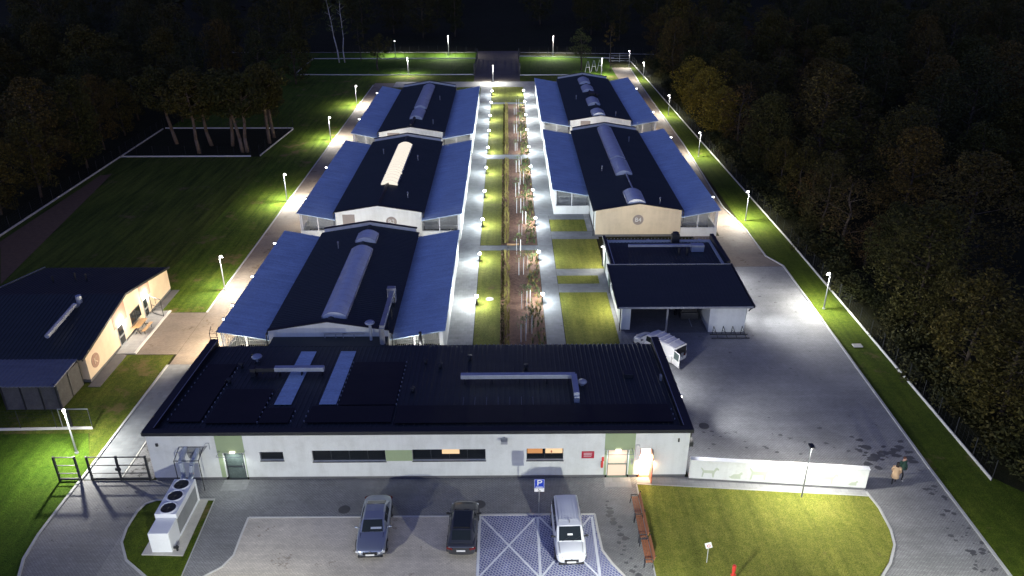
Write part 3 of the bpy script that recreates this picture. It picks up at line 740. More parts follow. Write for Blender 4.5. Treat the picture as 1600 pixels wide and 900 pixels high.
def mushroom(x, y, r_=.3, h=.5, mat="duct"):
    z = zr(x, y); part(fb, "roof_vent", mat, lambda m: (m.tube((x, y, z-.05), (x, y, z+h), .12), m.ball((x, y, z+h+.04), r_, r_, r_*.45, 14, 6)), smooth=True)
mushroom(-19.5, 52.4, .42, .4); mushroom(5.4, 48.4, .36, .3); mushroom(-20.4, 51.4, .25, .4, "metal_dark"); mushroom(-20.6, 49.1, .22, .3, "metal_dark")
for x, y in ((-5.2, 51.2), (1.35, 50.9), (-6.9, 47.6), (-6.4, 51.9), (-3.0, 52.4)):
    mushroom(x, y, .2, .35, "metal_dark")
part(fb, "roof_hatch", "metal_dark", lambda m: (m.box(8.6, 9.3, 49.5, 50.1, zr(0, 50)-.02, zr(0, 50)+.35), ), bevel=.03)
part(fb, "roof_vent", "metal_grey", lambda m: m.box(11.2, 11.35, 49.0, 49.3, 3.2, 3.7))
part(fb, "snow_guard", "metal_grey", lambda m: [m.box(-3.2+k*.82, -3.18+k*.82, 45.75, 46.7, zr(0, 46.2)+.05, zr(0, 46.2)+.1) for k in range(7)])
part(fb, "roof_vent", "metal_dark", lambda m: (m.tube((-7.2, 56.0, 2.2), (-7.2, 56.0, 3.6), .12),))
part(fb, "roof_ladder", "metal_dark", lambda m: (m.path([(-24.4, 56.0, 0.1), (-24.4, 56.0, 3.6), (-24.4, 56.6, 3.9)], .03), m.path([(-23.8, 56.0, 0.1), (-23.8, 56.0, 3.6), (-23.8, 56.6, 3.9)], .03), [m.tube((-24.4, 56, .4+.35*k), (-23.8, 56, .4+.35*k), .02) for k in range(10)]))

# ---- carport and workshop
cb = empty("carport_building", (15.8, 62, 0), 0, "white workshop with an open carport under a black ribbed roof, beside the paved yard", "carport")
o = cb.location
w = MB(o)
w.box(10.25, 10.6, 62.35, 77.0, .2, 2.95); w.box(10.6, 11.05, 62.3, 62.65, .2, 2.85)
w.box(10.6, 21.6, 70.2, 70.5, .2, 2.95); w.box(10.6, 21.6, 76.7, 77.0, .2, 2.9); w.box(21.3, 21.6, 70.5, 76.7, .2, 2.9)
w.box(18.1, 21.35, 61.95, 70.2, .1, 2.85)
w.build("wall", "render_white", cb)
part(cb, "plinth", "plinth", lambda m: (m.box(10.27, 10.58, 62.4, 76.9, 0, .2), m.box(18.12, 21.33, 61.97, 70.1, 0, .1)))
def cz(y): return lerp(2.92, 3.35, (y-61.7)/(69.6-61.7))
r = MB(o); ribbed_roof(r, 9.8, 21.75, lambda a, s, h: (a, lerp(61.6, 69.6, s), cz(lerp(61.6, 69.6, s))+h), pitch=.36, rib=.012, w=.05, t=.12)
r.build("carport_roof", "roof_dark", cb)
part(cb, "fascia", "metal_grey", lambda m: m.box(9.78, 21.77, 61.52, 61.58, 2.72, 2.90))
part(cb, "roof_edge", "coping", lambda m: [m.prism([(61.5, cz(61.5)-.15), (69.7, cz(69.7)-.15), (69.7, cz(69.7)+.07), (61.5, cz(61.5)+.07)][::-1], x, x+.14, axis='x') for x in (9.66, 21.78)])
def wz(y): return lerp(2.98, 3.02, (y-70)/7)
r = MB(o); ribbed_roof(r, 10.4, 21.5, lambda a, s, h: (a, lerp(69.9, 77.1, s), 2.70+h), pitch=.36, rib=.04, w=.09, t=.1)
r.build("roof", "roof_dark", cb)
part(cb, "parapet", "coping", lambda m: m.box(10.1, 10.4, 69.8, 77.3, 2.9, 3.3))
part(cb, "parapet", "coping", lambda m: m.box(21.5, 21.9, 70.2, 77.3, 2.9, 3.45))
part(cb, "sheet_end", "metal_grey", lambda m: [m.box(10.6+k*.36, 10.66+k*.36, 77.1, 77.14, 2.95, 3.05) for k in range(30)])
part(cb, "roof_duct", "duct", lambda m: (m.box(12.4, 18.9, 74.2, 74.5, 3.25, 3.5), m.box(18.9, 20.2, 74.0, 74.7, 2.75, 3.5)), bevel=.02)
part(cb, "roof_vent", "metal_dark", lambda m: (m.tube((17.3, 72.6, 3), (17.3, 72.6, 3.9), .13), m.tube((18.1, 72.6, 3), (18.1, 72.6, 3.9), .13), m.box(17.2, 18.0, 75.8, 76.4, 3, 3.9), m.tube((17.6, 76.1, 3.9), (17.6, 76.1, 4.1), .35)))
part(cb, "roof_step_highlight", "metal_grey", lambda m: m.box(9.8, 21.75, 69.62, 69.70, 3.12, 3.42))  # pale strip added to draw a highlight line along the step
part(cb, "column", "pole", lambda m: m.box(14.22, 14.38, 62.0, 62.16, .03, 2.85))
part(cb, "downpipe", "metal_dark", lambda m: (m.path([(10.12, 62.3, 2.75), (10.12, 62.3, .1)], .05), m.path([(10.12, 70.0, 2.75), (10.12, 70.0, .1)], .05), m.path([(10.12, 76.5, 2.75), (10.12, 76.5, .1)], .05), m.path([(21.75, 61.6, 2.7), (21.6, 61.8, 2.5), (21.5, 61.8, 2.3)], .05)))
part(cb, "door", "frame_green", lambda m: (m.box(10.22, 10.26, 71.2, 72.2, .1, 2.1), m.box(10.22, 10.26, 74.7, 75.6, .1, 2.1)))
part(cb, "floor_slab", "pave_road", lambda m: m.box(10.6, 18.1, 62.0, 70.2, .0, .04))

bn = empty("trailer", (16.6, 65.2, 0), 0, "dark open trailer parked in the shade under the carport", "trailer")
part(bn, "body", "metal_dark", lambda m: (m.box(15.9, 17.5, 63.6, 67.0, .5, 1.2),), bevel=.04)
part(bn, "hood", "black_paint", lambda m: (m.prism([(15.9, 1.2), (17.5, 1.2), (17.3, 1.55), (16.1, 1.55)][::-1], 63.7, 66.9, axis='y'),), bevel=.05)
for x in (15.82, 17.58): part(bn, "wheel", "rubber", lambda m: m.tube((x-.09, 65.4, .33), (x+.09, 65.4, .33), .3, n=16))
part(bn, "drawbar", "metal_grey", lambda m: m.path([(16.7, 63.6, .55), (16.7, 62.4, .45)], .05))

br = empty("bicycle_rack", (19.7, 61.0, 0), 0, "black steel bicycle rack with four pointed hoops in front of the white workshop wall", "bike rack")
for k in range(4):
    x = 18.4+k*.85
    part(br, "hoop", "metal_dark", lambda m: m.path([(x, 61.6, .04), (x+.05, 61.5, .95), (x+.38, 60.9, .04)], .03) and m.path([(x+.02, 61.6, .5), (x+.25, 61.1, .5)], .02))
part(br, "base_rail", "metal_dark", lambda m: (m.box(18.2, 21.6, 61.55, 61.63, .035, .1), m.box(18.2, 21.6, 60.85, 60.93, .035, .1)))

# ---- west building (K)
kb = empty("west_building", (-34, 62.4, 0), 0, "peach coloured kennel office with a round letter sign and dark gable roof by the field", "building")
o = kb.location; KX = -34.0
KR = 4.0
def kz(y): return KR-abs(y-62.4)*1.55/8.6
g = MB(o); g.prism([(54.3, .3), (71.2, .3), (71.2, kz(71.2)), (62.4, KR), (54.3, kz(54.3))], KX-.35, KX, axis='x'); g.build("gable_wall", "render_peach", kb)
w = MB(o); w.box(-46, -34.36, 54.35, 54.65, .3, 2.35); w.box(-46, -34.36, 70.9, 71.2, .3, 2.35); w.box(-46, -45.7, 54.66, 70.89, .3, 2.4); w.build("wall", "render_peach", kb)
part(kb, "plinth", "plinth", lambda m: m.box(-45.95, KX-.03, 54.33, 71.17, 0, .298))
r = MB(o)
ribbed_roof(r, -46.2, KX+.02, lambda a, s, h: (a, lerp(53.8, 62.4, s), lerp(2.45, KR+.03, s)+h), rib=.045)
ribbed_roof(r, -46.2, KX+.02, lambda a, s, h: (a, lerp(62.4, 71.6, s), lerp(KR+.03, 2.42, s)+h), rib=.045)
r.build("roof", "roof_dark", kb)
c = MB(o)
for (ya, za), (yb, zb) in (((53.75, 2.47), (62.4, 4.06)), ((62.4, 4.06), (71.65, 2.44))):
    c.prism([(ya, za-.12), (yb, zb-.12), (yb, zb+.08), (ya, za+.08)], KX+.02, KX+.14, axis='x')
c.build("verge_trim", "coping", kb)
part(kb, "verge_strip", "metal_grey", lambda m: m.prism([(62.4, 4.05), (71.6, 2.46), (71.6, 2.56), (62.4, 4.15)], -46.3, -46.2, axis='x'))
em_ = part(kb, "letter_disc", "panel_rose", lambda m: m.tube((KX-.01, 55.6, 1.35), (KX+.03, 55.6, 1.35), .62, n=28))
text_mesh("lettering", "K", .85, "render_peach", em_, (.045, 55.6-62.4, 1.35), (R(90), 0, R(90)))
part(kb, "wall_panel", "panel_rose", lambda m: m.prism([(59.4, 2.0), (61.9, 2.0), (61.9, kz(61.9)-.1), (59.4, kz(59.4)-.1)], KX-.02, KX+.015, axis='x'))
part(kb, "wall_panel", "panel_rose", lambda m: m.prism([(64.9, 1.9), (67.0, 1.9), (67.0, kz(67)-.1), (64.9, kz(64.9)-.1)], KX-.02, KX+.015, axis='x'))
for y0, y1 in ((59.8, 60.9), (65.1, 66.0)):
    d_ = part(kb, "door", "metal_grey", lambda m: m.box(KX-.01, KX+.03, y0, y1, .1, 2.05))
    q = MB(o); q.box(KX+.03, KX+.045, y0+.12, y1-.12, 1.1, 1.9); q.box(KX+.03, KX+.045, y0+.12, y1-.12, .25, .9); q.build("door_pane", "glass", kb).parent = d_
wf = part(kb, "window", "frame_dark", lambda m: (m.box(KX-.02, KX+.04, 62.4, 64.4, .9, .98), m.box(KX-.02, KX+.04, 62.4, 64.4, 1.92, 2.0), m.box(KX-.02, KX+.04, 62.4, 62.48, .98, 1.92), m.box(KX-.02, KX+.04, 64.32, 64.4, .98, 1.92), m.box(KX-.02, KX+.04, 63.36, 63.44, .98, 1.92)))
q = MB(o); q.box(KX-.01, KX+.012, 62.48, 64.32, .98, 1.92); q.build("pane", "glass", kb).parent = wf
for y in (60.7, 65.8):
    part(kb, "wall_lamp", "glow_white", lambda m: m.ball((KX+.14, y, 2.22), .13, .13, .1))
    light("wall_light", 'POINT', (.30, y-62.4, 2.2), 55, (1, .93, .82), kb, .06)
light("gable_flood", 'POINT', (2.6, -6.5, 3.4), 0.0, (1, .9, .75), kb, .1)
part(kb, "roof_duct", "duct", lambda m: (m.tube((-37.4, 55.6, 3.6), (-37.4, 60.3, 4.0), .2), m.tube((-37.4, 60.3, 4.0), (-37.4, 60.9, 3.6), .22), m.tube((-37.4, 61.2, 3.5), (-37.4, 61.2, 4.5), .25)))
part(kb, "roof_vent", "metal_dark", lambda m: [m.tube((x, y, 3.1), (x, y, 4.1), .09) for x, y in ((-42.4, 66.2), (-40.7, 66.9), (-39.5, 66.6))])
part(kb, "porch_slab", "pave_slab", lambda m: (m.box(-33.99, -32.45, 58.7, 66.7, 0, .1),))
part(kb, "porch_step", "kerb_light", lambda m: (m.box(-32.45, -32.25, 58.7, 66.7, 0, .14), ))
part(kb, "gravel_edge", "plinth", lambda m: m.box(-33.99, -33.0, 53.6, 58.7, 0, .05))
part(kb, "gravel_edge", "plinth", lambda m: m.box(-33.99, -33.2, 66.7, 71.3, 0, .05))
# lean-to
ll = MB(o); ribbed_roof(ll, -50, -34.35, lambda a, s, h: (a, lerp(50.2, 53.85, s), lerp(2.3, 2.5, s)+h), pitch=.33, rib=.04)
lt = ll.build("lean_to_roof", "roof_lean", kb)
for q_ in [(-38.6+k*1.45, -37.25+k*1.45, 50.45, 50.5, .05, 2.2) for k in range(3)] + [(-34.5, -34.45, 50.55+k*1.75, 52.2+k*1.75, .05, 2.2) for k in range(2)]:
    part(kb, "lean_to_wall", "mesh_dark", lambda m: m.box(*q_))
for q_ in [(-38.7+k*1.45, -38.6+k*1.45, 50.4, 50.5, 0, 2.3) for k in range(3)] + [(-34.55, -34.45, 50.4+k*1.75, 50.5+k*1.75, 0, 2.35) for k in range(3)]:
    part(kb, "lean_to_post", "metal_dark", lambda m: m.box(*q_))
# gates and bench by K
gp = empty("pen_gate", (-33.2, 66.3, .1), 0, "open dark metal frame gate beside the farther door of the peach building", "gate")
part(gp, "gate_frame", "metal_dark", lambda m: (m.path([(-33.8, 66.2, .15), (-33.8, 66.2, 1.9), (-32.5, 65.5, 1.9), (-32.5, 65.5, .15), (-33.8, 66.2, .15)], .035), m.path([(-33.8, 66.2, 1.0), (-32.5, 65.5, 1.0)], .025), m.path([(-33.15, 65.85, 1.0), (-33.15, 65.85, 1.9)], .02)))
bq = empty("picnic_bench", (-33.4, 62.6, .1), 0, "orange-brown wooden bench table under the window of the peach building", "bench")
part(bq, "table_top", "wood_pale", lambda m: (m.box(-33.75, -33.15, 61.9, 63.7, .85, .92),), bevel=.01)
part(bq, "seat", "wood_pale", lambda m: (m.box(-33.0, -32.7, 61.9, 63.7, .5, .55),), bevel=.01)
part(bq, "leg", "metal_dark", lambda m: [m.path([(-33.7, y, .1), (-33.2, y, .85)], .03) and m.path([(-33.2, y, .1), (-33.6, y, .85)], .03) and m.path([(-33.4, y, .45), (-32.8, y, .5), (-32.85, y, .1)], .03) for y in (62.1, 63.5)])

# ---- retaining wall by the lawn
rw = empty("garden_wall", (17.8, 41.4, 0), 0, "low bright white wall with pale green animal silhouettes along the lawn", "wall")
o = rw.location; ax, ay, bx, by = 12.12, 41.75, 23.6, 40.62
u_ = Vector((bx-ax, by-ay, 0)).normalized(); n_ = Vector((u_.y, -u_.x, 0))
def wp(t, d): return (ax+u_.x*t+n_.x*d, ay+u_.y*t+n_.y*d)
LW = (Vector((bx, by))-Vector((ax, ay))).length
m = MB(o); m.prism([wp(0, 0), wp(0, -.3), wp(LW, -.3), wp(LW, 0)][::-1], .22, 1.72); m.build("wall", "render_white", rw)
m = MB(o); m.prism([wp(0, -.02), wp(0, -.28), wp(LW-.02, -.28), wp(LW-.02, -.02)][::-1], 0, .22); m.build("plinth", "plinth", rw)
m = MB(o); m.prism([wp(0, .03), wp(0, -.33), wp(LW+.03, -.33), wp(LW+.03, .03)][::-1], 1.72, 1.77); m.build("coping", "white_plate", rw)
dog = [(-.5, .0), (-.42, 0), (-.36, .34), (.2, .34), (.26, 0), (.34, 0), (.38, .42), (.5, .62), (.66, .60), (.66, .70), (.52, .84), (.42, .80), (.30, .58), (-.36, .56), (-.56, .78), (-.6, .74), (-.46, .48)]
cat = [(-.3, 0), (.3, 0), (.3, .3), (.42, .42), (.36, .56), (.24, .52), (.16, .40), (-.2, .36), (-.42, .16), (-.5, .18), (-.48, .1)]
bird = [(-.3, .1), (.0, .0), (.25, .12), (.4, .3), (.2, .28), (-.1, .32), (-.32, .22)]
for t, sh, s_ in ((1.3, dog, 1.0), (3.1, cat, 1.0), (4.6, dog, 1.25), (6.6, bird, 1.1), (7.7, cat, .6), (9.0, dog, 1.05), (10.7, cat, .7)):
    mm = MB(o); pts = [wp(t+x*s_*.95, .006) + (.38+z*s_,) for x, z in sh]; back = [wp(t+x*s_*.95, -.01) + (.38+z*s_,) for x, z in sh]
    mm.loft([pts, back]); mm.build("silhouette", "green_sil", rw)

# ================================================================== LAMPS
def bollard_proto():
    r = empty("bollard_light")
    m = MB(); m.tube((0, 0, .03), (0, 0, .82), .05, .05, 10); m.build("post", "metal_dark", r)
    m = MB(); m.tube((0, 0, .82), (0, 0, .86), .12, .12, 14); m.tube((0, 0, 1.02), (0, 0, 1.06), .14, .10, 14); m.build("cap", "metal_dark", r)
    m = MB(); m.ball((0, 0, .96), .155, .155, .15, 14, 8); m.build("diffuser", "glow_bollard", r, smooth=True)
    light("bollard_lamp", 'POINT', (0, 0, 1.34), 160, (.90, .97, 1), r, .12)
    return r
bp = bollard_proto()
ORD = ["first", "second", "third", "fourth", "fifth", "sixth", "seventh", "eighth", "ninth", "tenth"]
for side, x, nm in ((0, -3.02, "lawn side"), (1, 3.36, "planting bed side")):
    for k in range(10):
        b = bp if (side == 0 and k == 0) else copy_tree(bp)
        b.location = (x, 67.7+10.3*k if side == 0 else 68.1+10.3*k, 0)
        tag(b, f"white bollard light on the {nm} of the corridor, {ORD[k]} from the front building", "bollard light", "bollard lights lining the corridor")

def street_lamp_proto(h, glow=True, power=420, head=.34, col=(1, .98, .90)):
    r = empty("street_lamp")
    m = MB(); m.tube((0, 0, 0), (0, 0, h), .075, .045, 10); m.tube((0, 0, 0), (0, 0, .12), .14, .12, 10); m.build("pole", "pole", r)
    m = MB(); m.box(-.08, .08, -.05, .40, h-.02, h+.04); m.tube((0, 0, h-.2), (0, 0, h+.02), .06, .06, 10); m.build("lamp_head", "metal_grey", r, bevel=.02)
    m = MB(); m.box(-.07, .07, .06, .38, h-.05, h-.02); m.ball((0, .16, h+.07), .11, .15, .07, 10, 6); m.build("diffuser", "glow_white", r)
    light("street_light", 'SPOT', (0, .30, h-.12), power, col, r, .12, (R(8), 0, 0), 168, .9)
    return r
sl = street_lamp_proto(3.7, power=480)
spots_ = [(-28.55, 71.2, -1.57, 1, "short street lamp at the grass slope beside the near kennel building"), (-28.9, 97.5, -1.57, 1, "short street lamp at the grass slope beside the glowing skylight building"),
          (-29.2, 127.5, -1.57, 1, "short street lamp on the slope opposite the gap after the glowing skylight building"), (-29.1, 152.1, -1.57, 1, "short street lamp at the far end of the grass slope"),
          (30.3, 66.5, 1.57, .95, "street lamp on the verge between the paved yard and the fence"), (29.2, 89.9, 1.57, 1.5, "street lamp on the verge beside the building marked B4"),
          (29.4, 117.0, 1.57, 1, "street lamp on the verge near the yellow lit tree, nearer one"), (29.6, 143, 1.57, 1, "street lamp on the verge in front of the yellow tree, middle one"),
          (30.1, 175.5, 1.57, .8, "street lamp on the verge with foliage touching its head"), (29.1, 190.7, 1.57, .8, "farthest street lamp on the fenced verge by the small gate"),
          (-22.5, 182.5, 3.14, 1.1, "street lamp behind the far roof of the birch side"), (-28.5, 206.7, 0, .7, "small street lamp on the far lawn near the birches"),
          (-3.0, 172.6, 3.14, 1.1, "street lamp in the middle of the path at the corridor end"), (21.4, 180.8, 3.14, 1.1, "street lamp among the trestle frames behind the far roof"),
          (-30.7, 45.1, -2.6, 1.1, "street lamp with a glowing tip beside the entrance gate")]
first = True
for x, y, a, pw, lb in spots_:
    l = sl if first else copy_tree(sl); first = False
    l.location = (x, y, 0); l.rotation_euler = (0, 0, a)
    tag(l, lb, "street lamp", "street lamps around the grounds")
    if True:
        for ch in l.children:
            if ch.type == 'LIGHT': ch.data = ch.data.copy(); ch.data.energy *= pw*(1.75 if x < -25 and y > 60 else 1)
tall = street_lamp_proto(4.9, power=1900)
for k, (x, y, a, lb) in enumerate(((-14.9, 207.2, 3.14, "tall bright street lamp behind the far lawn, birch side of the gate road"), (11.8, 205.9, 3.14, "tall bright street lamp behind the far lawn, trestle side of the gate road"),
                      (6.6, 25.5, 0, "tall street lamp standing in front of the disabled bays"), (-15.5, 24.5, 0, "tall street lamp standing in front of the pale parking bay"), (25.0, 27.0, 0, "tall street lamp at the foot of the right-hand lawn road"))):
    l = tall if k == 0 else copy_tree(tall); l.location = (x, y, 0); l.rotation_euler = (0, 0, a)
    tag(l, lb, "street lamp", "street lamps around the grounds")
    if k >= 2:
        for ch in l.children:
            if ch.type == 'LIGHT': ch.data = ch.data.copy(); ch.data.energy = (1650, 1500, 1000)[k-2]; ch.rotation_euler = (R(40), 0, 0); ch.data.color = (.98, 1, .90)
wl_ = empty("street_lamp", (19.17, 40.0, 0), 0, "slim lamp post with a dark head on the mown lawn before the white wall", "street lamp", "street lamps around the grounds")
m = MB(); m.tube((0, 0, 0), (0, 0, 4.1), .05, .035, 10); m.build("pole", "pole", wl_)
m = MB(); m.box(-.14, .14, -.2, .25, 4.1, 4.22); m.build("lamp_head", "metal_dark", wl_, bevel=.02)
m = MB(); m.box(-.1, .1, -.15, .2, 4.07, 4.1); m.build("diffuser", "glow_white", wl_)
light("street_light", 'SPOT', (0, .0, 4.0), 850, (1, .98, .92), wl_, .08, (R(-4), 0, 0), 165, .5)

# floodlights on the eaves and gables of the kennels
def flood(root, x, y, z, tx, ty, tz, power, col=(1, .93, .80), ang=150, name="floodlight"):
    o = root.location
    m = MB(o); m.box(x-.16, x+.16, y-.10, y+.10, z-.08, z+.08); b = m.build(name, "metal_grey", root)
    m = MB(o); m.box(x-.13, x+.13, y-.11, y-.08 if ty < y else y+.11, z-.085, z+.04); m.build("lens", "glow_white", root).parent = b
    l = light("flood", 'SPOT', (x-o.x, y-o.y, z-.16-o.z), power, col, root, .06, None, ang, .5 if ang > 120 else 1.0)
    d = Vector((tx-x, ty-y, tz-z)); l.rotation_euler = d.to_track_quat('-Z', 'Y').to_euler(); return l
for root, x, ys in ((L1, -24.45, (62, 76.2)), (L2, -24.45, (90, 102.5)), (L3, -24.45, (129, 149))):
    for y in ys: flood(root, x, y, 3.1, x-2, y, 0, 130, (1, .86, .66))
for root, x, ys in ((R2, 24.9, (90.0, 117.0)), (R3, 24.9, (133, 152))):
    for y in ys: flood(root, x, y, 3.1, x+2, y, 0, 130, (1, .86, .66))
flood(L1, -17.9, 79.5, 2.9, -16, 86, 0, 150, (1, .97, .92), 165); flood(L1, -11.8, 79.5, 2.9, -8, 86, 0, 90, (1, .95, .88), 165)
flood(L1, -22.0, 79.5, 2.4, -22, 86, 0, 60, (1, .92, .8), 165)
flood(L2, -17.5, 115.6, 2.9, -17, 121, 0, 110, (1, .93, .8), 165); flood(L2, -8, 115.6, 2.4, -8, 121, 0, 70, (1, .95, .88), 165); flood(L2, -21.8, 115.6, 2.4, -22, 121, 0, 70, (1, .92, .8), 165)
flood(R2, 12.8, 121.5, 2.9, 13, 127, 0, 110, (1, .9, .78), 165); flood(R2, 22, 121.5, 2.4, 22, 127, 0, 90, (1, .88, .7), 165); flood(R2, 8, 121.5, 2.4, 8, 127, 0, 80, (1, .93, .85), 165)
flood(L3, -14.9, 154.4, 3.2, -15, 162, 0, 130, (1, .95, .88), 165); flood(R3, 15, 161.9, 3.2, 15, 170, 0, 150, (1, .95, .88), 165)
flood(fb, -22, 55.4, 2.6, -22, 60, 0, 45, (1, .9, .72), 165); flood(fb, -7.5, 55.4, 2.6, -7.5, 60, 0, 50, (1, .97, .92), 165)
flood(cb, 15, 77.4, 2.7, 15, 85, 1.5, 220, (1, .90, .74), 165); flood(cb, 20.5, 77.4, 2.7, 23, 85, .5, 100, (1, .9, .76), 165)
flood(cb, 22.0, 72.6, 2.7, 27, 71, 0, 260, (.96, .97, 1), 160)
flood(cb, 21.9, 64.5, 2.6, 29, 64, 0, 130, (.94, .96, 1), 160)
flood(fb, 12.3, 47.0, 3.3, 27, 50, 1.0, 850, (.95, .97, 1), 80)  # added fill light that evens out the middle of the yard
flood(cb, 21.95, 66.5, 2.8, 32, 58, 1.0, 1100, (.95, .97, 1), 80)  # second added fill, aimed across the yard towards the verge
flood(fb, 12.3, 43.2, 3.1, 22, 43.6, 0, 90, (.94, .96, 1), 160); flood(fb, 12.3, 53.0, 2.9, 20, 56, 0, 160, (.94, .96, 1), 160)
flood(fb, -24.3, 45.0, 3.1, -28, 46, 0, 12, (.97, .98, 1), 160); flood(fb, -24.3, 53.0, 2.9, -28, 54, 0, 25, (1, .95, .88), 160)
flood(cb, 10.0, 66.0, 2.6, 7, 66, 0, 150, (1, .95, .85), 160); flood(cb, 10.0, 76.0, 2.6, 7, 78, 0, 130, (1, .95, .85), 160)
flood(L1, -24.4, 59.6, 3.0, -34, 62, 1.0, 1000, (1, .84, .62), 150)
flood(L1, -24.4, 68.0, 3.1, -31, 70, 0, 420, (1, .84, .62), 150)
#MORE#

# ================================================================== FENCES AND GATES
def fence(name_label, pts, h=1.7, kerb=True, step=2.5, cat="fence", kerb_h=.22, mesh=True, name="wire_fence", postmat="metal_dark", r_=.03):
    o = Vector((pts[0][0], pts[0][1], 0)); root = empty(name, o, 0, name_label, cat)
    if kerb:
        k = MB(o)
        for (ax, ay), (bx, by) in zip(pts[:-1], pts[1:]):
            k.prism(stripe_poly((ax, ay), (bx, by), .07), 0, kerb_h)
        k.build("base_kerb", "kerb_light", root)
    wm = MB(o); pm_ = None; cnt = 0
    for (ax, ay), (bx, by) in zip(pts[:-1], pts[1:]):
        L = math.hypot(bx-ax, by-ay); n = max(1, round(L/step))
        for j in range(n+1):
            x, y = lerp(ax, bx, j/n), lerp(ay, by, j/n)
            if pm_ is None:
                q = MB(); q.tube((0, 0, 0), (0, 0, h+.05), r_, r_, 6); pm_ = q.build("post", postmat, root, loc=(x-o.x, y-o.y, 0))
            elif cnt < 98 and not (j == 0 and cnt):
                c = pm_.copy(); COL.objects.link(c); c.location = (x-o.x, y-o.y, 0); c.parent = root; cnt += 1
        if mesh:
            for z in [kerb_h+.05+(h-kerb_h-.05)*q/5 for q in range(6)]: wm.tube((ax, ay, z), (bx, by, z), .006, n=3, caps=False)
            nn = int(L/.5)
            for j in range(nn+1):
                x, y = lerp(ax, bx, j/nn), lerp(ay, by, j/nn); wm.tube((x, y, kerb_h), (x, y, h), .005, n=3, caps=False)
    if mesh: wm.build("wire_mesh", "metal_dark", root)
    return root
fence("long wire fence with a pale kerb along the dark forest behind the street lamps", [(32.5, 41.5), (32.4, 83), (31.6, 130), (31.0, 172), (30.5, 198)])
fence("wire fence with a pale kerb between the dark field and the trees beyond it", [(-59.7, 58), (-59.7, 118), (-59.7, 134.8)])
fence("wire fence along the near side of the tree pen, at the end of the field", [(-59.6, 118.05), (-39.6, 118.05)])
fence("short slanting wire fence on the slope side of the tree pen", [(-38.3, 118.2), (-37.0, 134.3)])
fence("wire fence along the rear side of the tree pen", [(-59.5, 135.2), (-37.2, 134.9)])
fence("low wire fence beside the lean-to next to the entrance gate", [(-60, 47.6), (-44, 47.7), (-30.9, 47.95)])
fence("wire fence with a kerb along the near edge of the far lawn", [(-48.3, 182.6), (-29, 181.9), (-7.6, 182.0)], 1.5)
fence("slanting wire fence at the birch end of the far lawn", [(-48.5, 183), (-48.8, 203)], 1.5)
fence("wire fence along the rear edge of the far lawn", [(-48.5, 203.2), (-7.9, 202.8)], 1.5, postmat="metal_dark")
fence("wire fence of the far lawn beside the trestle frames", [(3.0, 181.1), (17, 181.3)], 1.5)
fence("rear wire fence of the far lawn beside the small tree", [(3.3, 205.7), (27, 202.5)], 1.5)
fence("outermost wire fence along the unlit road behind the far lawn", [(-75, 213.5), (-8.2, 212.3)], 1.6, kerb_h=.05)
fence("outermost wire fence from the gate road to the forest corner", [(3.6, 212), (40, 208)], 1.6, kerb_h=.05)
for k, (x, lb) in enumerate(((-7.4, "dark slatted gate wing on the birch side of the gate road"), (2.95, "dark slatted gate wing on the trestle side of the gate road"))):
    gt_ = empty("road_gate", (x, 181.3, 0), 0, lb, "gate")
    for ya in (181.2, 202.0): part(gt_, "post", "metal_dark", lambda m: m.box(x-.12, x+.12, ya, ya+.2, 0, 2.6))
    part(gt_, "gate_panel", "metal_dark", lambda m: [m.box(x-.03, x+.03, 181.4, 202.0, z, z+.08) for z in (.3, .8, 1.3, 1.8)] + [m.box(x-.03, x+.03, 181.4+t, 181.5+t, .1, 1.9) for t in [k*.6 for k in range(35)]])
sg_ = empty("small_gate", (25.2, 197.5, 0), 0, "small metal bar gate at the end of the fenced verge by the forest", "gate")
part(sg_, "gate_frame", "metal_grey", lambda m: ([m.tube((25.2, 197.4, z), (30.2, 197.4, z), .04) for z in (.3, .9, 1.5, 2.1)], [m.tube((x, 197.4, 0), (x, 197.4, 2.2), .05) for x in (25.2, 27.7, 30.2)]))
def entrance(x0, x1, n, lb):
    g_ = empty("entrance_gate", (x0, 42.1, 0), 0, lb, "gate")
    for k in range(n):
        x = lerp(x0, x1, k/(n-1)); part(g_, "post", "metal_dark", lambda m: m.box(x-.06, x+.06, 42.04, 42.16, .03, 2.05))
    part(g_, "rail", "metal_dark", lambda m: [m.box(x0+.06, x1-.06, 42.07, 42.13, z, z+t) for z, t in ((.10, .16), (.62, .05), (1.28, .05), (1.95, .06))])
    return g_
entrance(-30.35, -28.95, 2, "short black steel gate panel on the grass edge of the drive")
g_ = entrance(-28.15, -24.25, 3, "wide black steel sliding gate with a middle post across the drive")
part(g_, "gate_motor", "metal_dark", lambda m: m.box(-26.35, -26.0, 41.95, 42.03, .95, 1.15))
pg_ = empty("pen_fence", (-33.6, 50.4, 0), 0, "small wire panel with a lock post beside the lean-to corner", "fence")
part(pg_, "frame", "metal_grey", lambda m: m.path([(-33.2, 48.1, .1), (-33.2, 48.1, 1.7), (-31.0, 48.1, 1.7), (-31.0, 48.1, .1), (-33.2, 48.1, .1)], .03))
part(pg_, "lock_post", "metal_dark", lambda m: m.box(-32.6, -32.45, 48.05, 48.15, .2, 1.6))

# trestle frames
for k in range(3):
    x = 18.6+k*1.5; t_ = empty("trestle_frame", (x, 184+k, 0), 0, f"white agility trestle frame on the far lawn, {ORD[k]} counted from the gate road", "trestle", "white trestle frames on the far lawn")
    part(t_, "leg", "white_steel", lambda m: m.tube((x-.6, 184+k, 0), (x-.1, 184+k, 2.6), .05)); part(t_, "leg", "white_steel", lambda m: m.tube((x+.6, 184+k, 0), (x+.1, 184+k, 2.6), .05))
    part(t_, "crossbar", "white_steel", lambda m: m.box(x-.45, x+.45, 183.97+k, 184.03+k, 1.2, 1.3))

